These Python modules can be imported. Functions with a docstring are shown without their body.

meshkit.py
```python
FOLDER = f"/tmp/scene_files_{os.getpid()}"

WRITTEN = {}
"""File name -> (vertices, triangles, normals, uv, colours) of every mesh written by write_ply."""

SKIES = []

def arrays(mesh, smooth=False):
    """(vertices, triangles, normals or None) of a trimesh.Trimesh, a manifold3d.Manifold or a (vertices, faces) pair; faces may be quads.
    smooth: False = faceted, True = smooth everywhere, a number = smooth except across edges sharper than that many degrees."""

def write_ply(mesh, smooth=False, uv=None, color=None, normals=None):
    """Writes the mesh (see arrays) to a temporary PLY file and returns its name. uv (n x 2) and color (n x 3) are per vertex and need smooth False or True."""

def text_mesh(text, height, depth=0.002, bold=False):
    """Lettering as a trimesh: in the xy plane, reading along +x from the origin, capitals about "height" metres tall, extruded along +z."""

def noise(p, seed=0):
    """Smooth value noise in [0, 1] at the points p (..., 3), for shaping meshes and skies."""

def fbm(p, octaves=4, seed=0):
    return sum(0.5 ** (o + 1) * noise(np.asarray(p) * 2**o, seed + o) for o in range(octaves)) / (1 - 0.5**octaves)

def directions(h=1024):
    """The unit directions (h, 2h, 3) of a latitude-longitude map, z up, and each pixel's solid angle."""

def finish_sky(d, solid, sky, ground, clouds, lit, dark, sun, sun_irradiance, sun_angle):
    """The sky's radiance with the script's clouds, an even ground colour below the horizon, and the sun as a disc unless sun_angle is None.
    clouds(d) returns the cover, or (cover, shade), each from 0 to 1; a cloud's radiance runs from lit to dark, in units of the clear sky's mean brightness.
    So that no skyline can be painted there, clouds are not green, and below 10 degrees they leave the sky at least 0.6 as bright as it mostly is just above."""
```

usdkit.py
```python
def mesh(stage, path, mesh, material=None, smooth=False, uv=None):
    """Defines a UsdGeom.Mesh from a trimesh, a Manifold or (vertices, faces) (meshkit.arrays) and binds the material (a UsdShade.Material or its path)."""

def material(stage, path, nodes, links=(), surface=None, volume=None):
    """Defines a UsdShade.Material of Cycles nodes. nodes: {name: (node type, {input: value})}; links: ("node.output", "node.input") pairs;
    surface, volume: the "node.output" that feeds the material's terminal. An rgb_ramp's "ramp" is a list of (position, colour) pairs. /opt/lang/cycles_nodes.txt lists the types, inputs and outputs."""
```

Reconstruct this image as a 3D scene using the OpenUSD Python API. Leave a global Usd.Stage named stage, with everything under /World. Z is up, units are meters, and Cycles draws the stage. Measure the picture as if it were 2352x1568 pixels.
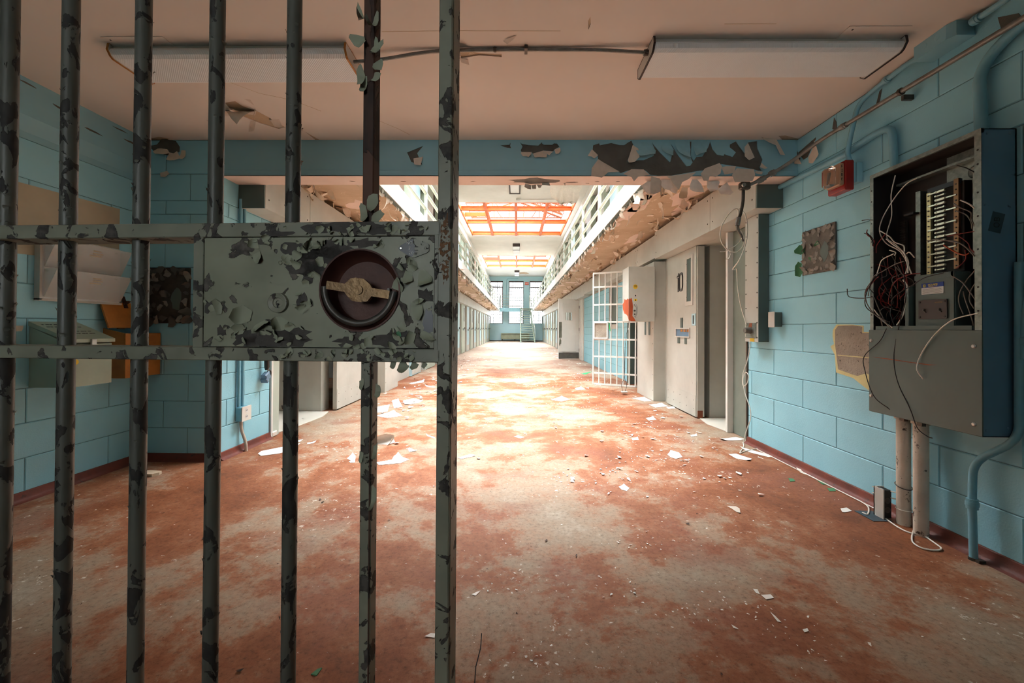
import math, re
import numpy as np
import trimesh, meshkit, usdkit
import shapely.geometry as sg
from shapely.ops import unary_union
from pxr import Usd, UsdGeom, UsdLux, UsdShade, Gf, Sdf

# ------------------------------------------------------------------ camera, daylight, exposure
stage = Usd.Stage.CreateInMemory()
UsdGeom.SetStageUpAxis(stage, UsdGeom.Tokens.z)
UsdGeom.SetStageMetersPerUnit(stage, 1.0)
world = UsdGeom.Xform.Define(stage, '/World')
stage.SetDefaultPrim(world.GetPrim())

EXPOSURE = 0.1
SKY = 3.0
DAY_SKYLIGHT = (51.0, 24.0, 62.0)
DAY_WINDOW = 1.9
REAR_FILL = 1.0

yaw, pitch, roll = -.0127, .0078, .0057
cam = UsdGeom.Camera.Define(stage, '/World/camera')
_r, _f, _u = np.array([math.cos(yaw), -math.sin(yaw), 0]), np.array([math.sin(yaw), math.cos(yaw), 0]), np.array([0, 0, 1.])
_F, _U = _f * math.cos(pitch) + _u * math.sin(pitch), _u * math.cos(pitch) - _f * math.sin(pitch)
_R, _V = _r * math.cos(roll) + _U * math.sin(roll), _U * math.cos(roll) - _r * math.sin(roll)
cam.AddTransformOp().Set(Gf.Matrix4d(*_R, 0, *_V, 0, *(-_F), 0, 0, 0, 1.014, 1))
cam.CreateHorizontalApertureAttr(36.0)
cam.CreateVerticalApertureAttr(24.0)
cam.CreateFocalLengthAttr(36.0 * 915 / 2352)
cam.CreateVerticalApertureOffsetAttr(-36.8 * 36 / 2352)
cam.CreateClippingRangeAttr(Gf.Vec2f(.05, 200))
cam.CreateExposureAttr(EXPOSURE)

dome = UsdLux.DomeLight.Define(stage, '/World/sky')
dome.CreateIntensityAttr(SKY)
dome.CreateColorAttr(Gf.Vec3f(.93, .97, 1.0))


def area_light(name, pos, w, h, intensity, rot, color=(.95, .98, 1.0)):
    l = UsdLux.RectLight.Define(stage, '/World/' + name)
    l.CreateWidthAttr(w); l.CreateHeightAttr(h); l.CreateIntensityAttr(intensity); l.CreateColorAttr(Gf.Vec3f(*color))
    l.AddTranslateOp().Set(Gf.Vec3d(*pos)); l.AddRotateXYZOp().Set(Gf.Vec3f(*rot))


# daylight that falls through the evenly spaced roof lights (the nearest is added, unseen above the beam, to brighten the vestibule) and the far windows
SK0, SK1, SK2, SKX = (3.7, 8.5), (13.2, 18.0), (22.8, 27.4), (-2.05, 1.95)
for i, (a, b) in enumerate((SK0, SK1, SK2)):
    area_light(f'roof_daylight_{i}', (-.05, (a + b) / 2, 7.2), 4.2, b - a, DAY_SKYLIGHT[i], (0, 0, 0))
area_light('window_daylight', (-.05, 32.9, 3.1), 4.2, 3.4, DAY_WINDOW, (-90, 0, 0))

area_light('rear_fill_light', (-1.0, -2.95, 1.55), 1.3, 1.1, REAR_FILL, (90, 0, 0), (1.0, .97, .9))   # added fill behind the camera, brightens the gate front

# ------------------------------------------------------------------ helpers
PI = math.pi
used = {}


def numbered(path):
    n = used.get(path, -1) + 1
    used[path] = n
    return path if n == 0 else f'{path}_{n:03d}'


def tm(v, f):
    return trimesh.Trimesh(np.asarray(v, float), np.asarray(f, int), process=False)


def cat(*ms):
    l = []
    for m in ms:
        l += list(m) if isinstance(m, (list, tuple)) else [m]
    return trimesh.util.concatenate(l)


def bx(x0, x1, y0, y1, z0, z1, bev=0.0):
    """Box, with all edges chamfered by bev."""
    a, b = np.array([min(x0, x1), min(y0, y1), min(z0, z1)], float), np.array([max(x0, x1), max(y0, y1), max(z0, z1)], float)
    c, h = (a + b) / 2, (b - a) / 2
    if bev <= 0:
        m = trimesh.creation.box(2 * h); m.apply_translation(c); return m
    bev = min(bev, .45 * 2 * h.min())
    pts = []
    for sx in (-1, 1):
        for sy in (-1, 1):
            for sz in (-1, 1):
                s = np.array([sx, sy, sz])
                for k in range(3):
                    p = s * (h - bev); p[k] = s[k] * h[k]; pts.append(c + p)
    return trimesh.convex.convex_hull(np.array(pts))


def rot(m, axis, ang, point=(0, 0, 0)):
    m = m.copy(); m.apply_transform(trimesh.transformations.rotation_matrix(ang, axis, point)); return m


def mv(m, x=0, y=0, z=0):
    m = m.copy(); m.apply_translation((x, y, z)); return m


def cyl(p0, p1, r, n=16, r1=None):
    return tube([p0, p1], [r, r if r1 is None else r1], n)


def tube(pts, r, n=10, cap=True):
    p = np.asarray(pts, float); k = len(p)
    r = np.broadcast_to(np.asarray(r, float), (k,))
    t = np.gradient(p, axis=0); t /= np.linalg.norm(t, axis=1, keepdims=True) + 1e-12
    a0 = np.cross(t[0], [0, 0, 1.0] if abs(t[0][2]) < .9 else [1.0, 0, 0]); a0 /= np.linalg.norm(a0)
    A = [a0]
    for i in range(1, k):
        a = A[-1] - t[i] * np.dot(A[-1], t[i]); A.append(a / (np.linalg.norm(a) + 1e-12))
    A = np.array(A); Bv = np.cross(t, A); g = np.arange(n) * 2 * PI / n
    v = p[:, None] + r[:, None, None] * (np.cos(g)[None, :, None] * A[:, None] + np.sin(g)[None, :, None] * Bv[:, None])
    v = v.reshape(-1, 3); f = []
    for i in range(k - 1):
        for j in range(n):
            q = [i * n + j, i * n + (j + 1) % n, (i + 1) * n + (j + 1) % n, (i + 1) * n + j]
            f += [[q[0], q[1], q[2]], [q[0], q[2], q[3]]]
    if cap:
        v = np.vstack([v, p[0], p[-1]]); c0, c1 = k * n, k * n + 1
        for j in range(n):
            f += [[c0, (j + 1) % n, j], [c1, (k - 1) * n + j, (k - 1) * n + (j + 1) % n]]
    m = tm(v, f); m.fix_normals(); return m


def smooth(pts, n=8):
    """Catmull-Rom through the points."""
    p = np.asarray(pts, float); q = np.vstack([2 * p[0] - p[1], p, 2 * p[-1] - p[-2]]); o = []
    for i in range(1, len(q) - 2):
        for s in np.linspace(0, 1, n, endpoint=False):
            a, b, c, d = q[i - 1], q[i], q[i + 1], q[i + 2]
            o.append(.5 * (2 * b + (c - a) * s + (2 * a - 5 * b + 4 * c - d) * s * s + (3 * b - a - 3 * c + d) * s ** 3))
    return np.array(o + [p[-1]])


def rounded(pts, rad, n=6):
    """Polyline with its corners rounded, as bent conduit."""
    p = [np.asarray(x, float) for x in pts]; o = [p[0]]
    for i in range(1, len(p) - 1):
        a, b, c = p[i - 1], p[i], p[i + 1]
        d1, d2 = a - b, c - b; l1, l2 = np.linalg.norm(d1), np.linalg.norm(d2)
        r = min(rad, .48 * l1, .48 * l2); s, e = b + d1 / l1 * r, b + d2 / l2 * r
        for t in np.linspace(0, 1, n): o.append((1 - t) ** 2 * s + 2 * t * (1 - t) * b + t * t * e)
    return np.array(o + [p[-1]])


def frame(mesh, o, ea, eb, en):
    """Takes a mesh in (a, b, n) coordinates to the frame with origin o."""
    m = mesh.copy(); v = m.vertices
    m.vertices = np.asarray(o, float) + v[:, :1] * np.asarray(ea, float) + v[:, 1:2] * np.asarray(eb, float) + v[:, 2:3] * np.asarray(en, float)
    if np.dot(np.cross(ea, eb), en) < 0: m.invert()
    return m


def slab(poly, t0, t1):
    """Polygon (a, b) extruded from n = t0 to n = t1."""
    if not isinstance(poly, (sg.Polygon, sg.MultiPolygon)): poly = sg.Polygon(poly)
    if not poly.is_valid: poly = poly.buffer(0)
    ms = []
    for g in getattr(poly, 'geoms', [poly]):
        if g.area < 1e-7: continue
        m = trimesh.creation.extrude_polygon(g, t1 - t0, engine='earcut'); m.apply_translation((0, 0, t0)); ms.append(m)
    return cat(ms)


def sheet(poly, h=.02):
    """Triangulated polygon in the a, b plane with edges no longer than h."""
    poly = sg.Polygon(poly).buffer(0)
    ms = []
    for g in getattr(poly, 'geoms', [poly]):
        v, f = trimesh.creation.triangulate_polygon(g, engine='earcut')
        v, f = trimesh.remesh.subdivide_to_size(np.c_[v, np.zeros(len(v))], f, h, max_iter=12); ms.append(tm(v, f))
    return cat(ms)


def curl(poly, hinge, ang, R, h=.02, th=.0012, wob=.3, seed=0):
    """Paint flake: a polygon in the a, b plane that leaves it beyond the line through hinge with normal direction ang, rolled to radius R towards +n."""
    m = sheet(poly, h); v = m.vertices.copy(); d = np.array([math.cos(ang), math.sin(ang)]); e = np.array([-d[1], d[0]])
    q = v[:, :2] - hinge; s, w = q @ d, q @ e
    Rv = R * (1 + wob * (meshkit.noise(np.c_[w * 9 + seed, w * 0 + seed * 3.1, w * 0], seed) - .5))
    a = np.clip(s, 0, None) / Rv
    s2 = np.where(s > 0, Rv * np.sin(a), s); n = np.where(s > 0, Rv * (1 - np.cos(a)), 0)
    n = n + .006 * (meshkit.noise(np.c_[v[:, :2] * 22 + seed, v[:, :1] * 0], seed + 1) - .5) * np.clip(s / .03, 0, 1)
    nv = np.c_[hinge + s2[:, None] * d + w[:, None] * e, n + .001]
    return tm(nv, m.faces)


def jag(n=9, rx=1., ry=1., rnd=.35, seed=0):
    """Jagged outline about the origin."""
    g = np.random.default_rng(seed); a = np.sort((np.arange(n) + g.uniform(-.35, .35, n)) * 2 * PI / n)
    r = 1 + g.uniform(-rnd, rnd, n)
    return np.c_[rx * r * np.cos(a), ry * r * np.sin(a)]


def lathe(profile, n=24):
    """(r, z) profile turned about z."""
    m = trimesh.creation.revolve(np.asarray(profile, float), sections=n); m.fix_normals(); return m


def text(s, height, depth=.001, bold=False):
    m = meshkit.text_mesh(s, height, depth, bold); c = m.bounds.mean(0); m.apply_translation((-c[0], -c[1], 0)); return m


def put(path, mesh, mat, sm=35):
    if isinstance(mesh, (list, tuple)): mesh = cat(*mesh)
    return usdkit.mesh(stage, path, mesh, MAT[mat], smooth=sm).GetPrim()


def data(p, label=None, category=None, group=None, kind=None):
    for k, v in (('label', label), ('category', category), ('group', group), ('kind', kind)):
        if v: p.SetCustomDataByKey(k, v)
    return p


class Thing:
    """An Xform under /World whose children are its parts. Part meshes are given in world metres, or in the thing's own frame when local."""
    def __init__(self, name, label=None, category=None, group=None, kind=None, loc=(0, 0, 0), rz=0., local=False):
        self.path = numbered('/World/' + name); self.loc = np.asarray(loc, float); self.local = local
        x = UsdGeom.Xform.Define(stage, self.path); x.AddTranslateOp().Set(Gf.Vec3d(*map(float, loc)))
        if rz: x.AddRotateZOp().Set(math.degrees(rz))
        self.prim = data(x.GetPrim(), label, category, group, kind)

    def part(self, name, mesh, mat, parent=None, label=None, kind=None, sm=35):
        if isinstance(mesh, (list, tuple)): mesh = cat(*mesh)
        mesh = mesh.copy()
        if not self.local: mesh.apply_translation(-self.loc)
        path = numbered((parent or self.path) + '/' + name)
        data(put(path, mesh, mat, sm), label, None, None, kind); return path


def single(name, mesh, mat, label=None, category=None, group=None, kind=None, sm=35):
    return data(put(numbered('/World/' + name), mesh, mat, sm), label, category, group, kind)


def copy_of(src, loc, rz=0., label=None, category=None, group=None):
    """A copy of a thing: an instanceable Xform that references it."""
    base = re.sub(r'_\d{3}$', '', src.path.rsplit('/', 1)[1])
    path = numbered('/World/' + base); x = UsdGeom.Xform.Define(stage, path)
    p = x.GetPrim(); p.GetReferences().AddInternalReference(src.path); p.SetInstanceable(True)
    x.ClearXformOpOrder(); x.AddTranslateOp().Set(Gf.Vec3d(*map(float, loc)))
    if rz: x.AddRotateZOp().Set(math.degrees(rz))
    return data(p, label, category, group)


# ------------------------------------------------------------------ materials
MAT = {}


def s2l(c):
    c = np.asarray(c, float) / 255
    return tuple(np.where(c < .04045, c / 12.92, ((c + .055) / 1.055) ** 2.4))


def mat(name, nodes, links):
    MAT[name] = usdkit.material(stage, '/World/Looks/' + name, nodes, links, surface='p.BSDF')


def paint(name, c1, c2=None, scale=3., rough=.5, bump=.15, fine=90., metal=0., spec=.5, dirt=None, dirt_scale=7., dirt_at=.62):
    """Mottled coat: two tones by noise, fine relief, optional stains."""
    c1 = s2l(c1); c2 = s2l(c2) if c2 is not None else tuple(.85 * np.array(c1))
    n = {'g': ('geometry', {}), 'n': ('noise_texture', {'scale': scale, 'detail': 6., 'roughness': .6}),
         'r': ('rgb_ramp', {'ramp': [(.3, c2), (.65, c1)]}), 'f': ('noise_texture', {'scale': fine, 'detail': 4.}),
         'b': ('bump', {'strength': bump, 'distance': .004}), 'p': ('principled_bsdf', {'roughness': rough, 'metallic': metal, 'specular_ior_level': spec})}
    l = [('g.position', 'n.vector'), ('g.position', 'f.vector'), ('n.fac', 'r.fac'), ('f.fac', 'b.height'), ('b.normal', 'p.normal')]
    out = 'r.color'
    if dirt is not None:
        n |= {'dn': ('noise_texture', {'scale': dirt_scale, 'detail': 9., 'roughness': .68}), 'dr': ('rgb_ramp', {'ramp': [(dirt_at, (0, 0, 0)), (dirt_at + .05, (1, 1, 1))]}),
              'dm': ('mix', {'color2': s2l(dirt)})}
        l += [('g.position', 'dn.vector'), ('dn.fac', 'dr.fac'), ('dr.color', 'dm.fac'), (out, 'dm.color1')]; out = 'dm.color'
    mat(name, n, l + [(out, 'p.base_color')])


def plain(name, c, rough=.5, metal=0., **kw):
    mat(name, {'p': ('principled_bsdf', {'base_color': s2l(c), 'roughness': rough, 'metallic': metal, **kw})}, [])


def chipped(name, coat, coat2, under, under2, scale=26., at=.53, rough=.45, stretch=(1, 1, 1), coarse=4., amount=.22, dist=.003):
    """Paint flaked off in patches: raised coat over bare metal; wear gathers where the coarse noise is high."""
    n = {'tc': ('texture_coordinate', {}), 'm': ('mapping', {'scale': stretch}),
         'n': ('noise_texture', {'scale': scale, 'detail': 5., 'roughness': .55, 'distortion': .6}),
         'c': ('noise_texture', {'scale': coarse, 'detail': 2.}),
         'cm': ('math', {'math_type': 'multiply_add', 'value2': amount, 'value3': -amount * .5}), 'a': ('math', {'math_type': 'add'}),
         'k': ('rgb_ramp', {'ramp': [(at, (1, 1, 1)), (at + .012, (0, 0, 0))]}),
         't': ('noise_texture', {'scale': 9., 'detail': 5.}), 'tr': ('rgb_ramp', {'ramp': [(.35, s2l(coat2)), (.62, s2l(coat))]}),
         'u': ('noise_texture', {'scale': 70., 'detail': 6.}), 'ur': ('rgb_ramp', {'ramp': [(.4, s2l(under)), (.62, s2l(under2))]}),
         'mx': ('mix', {}), 'rr': ('map_range', {'to_min': .75, 'to_max': rough}), 'h': ('math', {'math_type': 'multiply_add', 'value2': .12}),
         'b': ('bump', {'strength': .9, 'distance': dist}), 'p': ('principled_bsdf', {})}
    l = [('tc.object', 'm.vector')] + [('m.vector', x + '.vector') for x in 'nctu'] + [('c.fac', 'cm.value1'), ('n.fac', 'a.value1'), ('cm.value', 'a.value2'), ('a.value', 'k.fac'),
         ('t.fac', 'tr.fac'), ('u.fac', 'ur.fac'), ('k.color', 'mx.fac'), ('ur.color', 'mx.color1'), ('tr.color', 'mx.color2'), ('mx.color', 'p.base_color'),
         ('k.color', 'rr.value'), ('rr.result', 'p.roughness'), ('u.fac', 'h.value1'), ('k.color', 'h.value3'), ('h.value', 'b.height'), ('b.normal', 'p.normal')]
    mat(name, n, l)


def two_sided(name, front, back, rough=.6):
    mat(name, {'g': ('geometry', {}), 'n': ('noise_texture', {'scale': 30., 'detail': 4.}), 'f': ('mix', {'color1': s2l(front), 'color2': s2l(back)}),
               'hv': ('map_range', {'to_min': .85, 'to_max': 1.1}), 'h': ('hsv', {}), 'p': ('principled_bsdf', {'roughness': rough})},
        [('g.position', 'n.vector'), ('g.backfacing', 'f.fac'), ('f.color', 'h.color'), ('n.fac', 'hv.value'), ('hv.result', 'h.value'), ('h.color', 'p.base_color')])


BLUE, BLUE2 = (156, 214, 230), (146, 206, 224)
paint('blue_block_paint', BLUE, BLUE2, 2.2, .5, .22, 130., dirt=(95, 120, 122), dirt_scale=24., dirt_at=.73)
paint('far_blue_brightened', (176, 216, 228), (168, 210, 224), 2., .5, .1, 40.)  # wall blue lightened so the colour carries the far wall's brightness
paint('patch_metal', (70, 65, 60), (50, 46, 43), 30., .7, .4, 120., dirt=(110, 100, 90), dirt_scale=60., dirt_at=.66)
paint('blue_smooth_paint', (146, 196, 211), (136, 188, 205), 2., .45, .12, 60.)
paint('pipe_blue_paint', (128, 184, 202), (115, 172, 192), 8., .4, .1, 120., dirt=(60, 75, 78), dirt_scale=60., dirt_at=.72)
paint('joint_paint', (96, 140, 155), (80, 122, 138), 9., .7, .2)
paint('ceiling_paint', (230, 218, 208), (222, 210, 199), 1.3, .6, .12, 40.)
paint('beam_under_paint', (236, 214, 202), (228, 204, 190), 4., .6, .1, 50.)
paint('bare_concrete', (104, 102, 96), (82, 80, 76), 6., .85, .5, 60., dirt=(165, 160, 150), dirt_scale=40., dirt_at=.7)
paint('bare_plaster', (206, 184, 158), (186, 160, 130), 2.2, .85, .4, 30., dirt=(222, 205, 184), dirt_scale=9., dirt_at=.6)
paint('porous_block', (170, 160, 146), (140, 130, 118), 6., .9, .9, 70., dirt=(52, 48, 44), dirt_scale=75., dirt_at=.6)
paint('old_yellow_paint', (222, 214, 158), (205, 196, 140), 9., .6, .2)
paint('tan_patch_paint', (190, 180, 155), (172, 163, 140), 3., .6, .2, 60.)
paint('base_red_paint', (120, 52, 36), (92, 40, 30), 9., .55, .3, 60., dirt=(60, 40, 34), dirt_scale=14., dirt_at=.62)
paint('upper_blue_paint', (150, 186, 196), (140, 176, 188), 3., .45, .1)
paint('upper_green_paint', (140, 156, 140), (126, 142, 128), 3., .45, .1)
paint('white_hall_paint', (236, 236, 232), (226, 227, 222), 2., .55, .1)
paint('hall_ceiling_paint', (226, 226, 222), (212, 213, 208), 1.2, .6, .15, 30.)
paint('green_door_paint', (180, 190, 176), (168, 180, 166), 3., .45, .1, 70.)
paint('grey_door_paint', (196, 196, 188), (182, 183, 175), 3., .45, .1, 70., dirt=(150, 146, 138), dirt_scale=5., dirt_at=.68)
paint('pale_blue_door_paint', (178, 212, 222), (168, 204, 216), 3., .45, .1, 70.)
paint('pale_green_paint', (190, 202, 190), (176, 190, 178), 3., .45, .1, 70.)
paint('dark_jamb_paint', (132, 142, 132), (118, 128, 119), 4., .5, .1)
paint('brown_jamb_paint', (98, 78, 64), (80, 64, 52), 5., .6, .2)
paint('orange_steel', (224, 104, 26), (204, 90, 20), 5., .5, .15, 60.)
paint('rust_steel', (150, 82, 48), (108, 58, 38), 14., .75, .4, 90.)
paint('dark_frame_paint', (62, 48, 46), (48, 40, 40), 8., .6, .2)
paint('olive_paint', (150, 160, 136), (132, 142, 120), 5., .5, .1)
paint('olive_dark', (120, 120, 104), (96, 98, 86), 8., .6, .2)
paint('stair_paint', (140, 158, 142), (124, 142, 128), 5., .5, .1)
paint('rail_paint', (186, 198, 188), (168, 182, 172), 5., .45, .1)
paint('panel_grey_paint', (92, 108, 103), (81, 97, 93), 3., .4, .1, 60., dirt=(70, 60, 54), dirt_scale=10., dirt_at=.72)
paint('panel_side_paint', (106, 136, 160), (94, 124, 150), 3., .5, .12, 60., dirt=(40, 52, 60), dirt_scale=7., dirt_at=.64)
paint('galvanized', (150, 158, 152), (118, 128, 124), 46., .42, .1, 120., metal=.75)
paint('box_interior', (58, 54, 52), (44, 40, 38), 6., .6, .2, 60., metal=.3)
paint('conduit_metal', (138, 138, 134), (104, 102, 98), 14., .36, .15, 90., metal=.3)
paint('orange_primer', (184, 82, 36), (160, 66, 28), 6., .6, .2)
paint('dirty_white_pipe', (212, 200, 184), (190, 176, 160), 8., .55, .25, 90., dirt=(70, 58, 48), dirt_scale=26., dirt_at=.6)
paint('mailbox_paint', (168, 182, 164), (150, 166, 150), 3., .45, .1, 60.)
paint('oak_wood', (186, 122, 52), (150, 92, 36), 6., .45, .2, 60.)
paint('wheel_cup_brown', (92, 54, 42), (66, 38, 32), 12., .6, .2, 90., dirt=(150, 140, 130), dirt_scale=55., dirt_at=.74)
paint('bronze', (132, 104, 70), (98, 76, 54), 20., .42, .25, 120., metal=.6)
paint('dark_steel', (88, 82, 75), (62, 57, 52), 20., .4, .2, 90., metal=.35)
paint('ragged_grey', (118, 114, 106), (88, 85, 80), 14., .7, .5, 60.)
paint('lens_white', (224, 226, 226), (216, 218, 218), 2., .35, .05)
paint('fixture_metal', (206, 202, 194), (190, 186, 178), 4., .4, .05)
two_sided('blue_flake', (146, 196, 211), (214, 200, 184))
two_sided('beige_flake', (216, 204, 190), (206, 192, 178))
two_sided('white_flake', (238, 234, 226), (228, 220, 208))
two_sided('ceiling_flake', (214, 198, 184), (226, 214, 202))
two_sided('gate_flake', (142, 146, 124), (96, 96, 84))
two_sided('bar_flake', (92, 92, 82), (52, 50, 46))
two_sided('green_flake', (60, 122, 80), (48, 100, 66))
two_sided('tan_flake', (232, 218, 200), (214, 194, 170))
chipped('gate_paint', (130, 130, 113), (110, 111, 96), (44, 40, 37), (74, 69, 63), 30., .575, amount=.2)
chipped('bar_paint', (88, 88, 79), (72, 73, 66), (30, 27, 25), (46, 43, 39), 34., .545, stretch=(1, 1, .55), coarse=3., amount=.3)
chipped('plate_paint', (138, 139, 118), (120, 122, 102), (56, 51, 47), (96, 90, 82), 24., .585, coarse=5., amount=.3, dist=.004)
chipped('rust_bar_paint', (88, 56, 40), (66, 42, 32), (40, 26, 20), (62, 40, 30), 30., .5, stretch=(1, 1, .4), coarse=3., rough=.7)
chipped('orange_chip_paint', (196, 198, 190), (186, 188, 180), (176, 74, 28), (150, 60, 24), 5., .64, amount=.1)
chipped('rust_speckle', (126, 120, 100), (112, 108, 92), (118, 80, 44), (92, 62, 38), 120., .5, amount=.3)
plain('black', (18, 17, 17), .6)
plain('black_plastic', (30, 30, 30), .35)
plain('dark_void', (30, 27, 25), .9)
plain('brass_strip', (196, 186, 140), .35, .6)
plain('silver_tab', (206, 210, 192), .3, .8)
plain('copper_bar', (140, 110, 80), .4, .7)
plain('white_plastic', (226, 224, 216), .4)
plain('wire_white', (232, 226, 214), .45)
plain('wire_black', (26, 26, 28), .4)
plain('wire_red', (130, 34, 30), .45)
plain('wire_orange', (190, 82, 40), .45)
plain('wire_grey', (120, 112, 104), .45)
plain('sticker_blue', (24, 62, 160), .4)
plain('sticker_white', (214, 216, 214), .5)
plain('sticker_yellow', (232, 196, 40), .45)
plain('sticker_yellow_green', (206, 206, 60), .45)
plain('ink', (30, 28, 28), .6)
plain('ink_yellow', (220, 205, 60), .5)
plain('ink_pale', (206, 204, 196), .5)
plain('plate_navy', (22, 23, 36), .35)
plain('alarm_red', (150, 14, 12), .32)
plain('alarm_tan', (172, 132, 104), .4)
plain('exit_red', (208, 62, 48), .4)
plain('sign_white', (240, 238, 232), .5)
plain('meter_brown', (70, 58, 56), .3)
plain('steel_bright', (190, 190, 186), .28, .9)
plain('tape_dark', (52, 68, 78), .5)
plain('tile_white', (220, 216, 204), .5)
plain('green_ribbon', (56, 190, 120), .5)
mat('clear_acrylic', {'p': ('principled_bsdf', {'base_color': (.92, .93, .92), 'roughness': .12, 'transmission_weight': .75, 'ior': 1.2})}, [])
mat('strobe_glass', {'p': ('principled_bsdf', {'base_color': (.97, .97, .97), 'roughness': .03, 'transmission_weight': 1., 'ior': 1.3})}, [])
MAT['pane_glass'] = usdkit.material(stage, '/World/Looks/pane_glass', {'t': ('transparent_bsdf', {'color': (.96, .98, .98)}), 'g': ('glossy_bsdf', {'color': (.9, .9, .9), 'roughness': .05}), 'f': ('fresnel', {'IOR': 1.45}), 'm': ('mix_closure', {})},
                                    [('f.fac', 'm.fac'), ('t.BSDF', 'm.closure1'), ('g.BSDF', 'm.closure2')], surface='m.closure')
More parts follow.
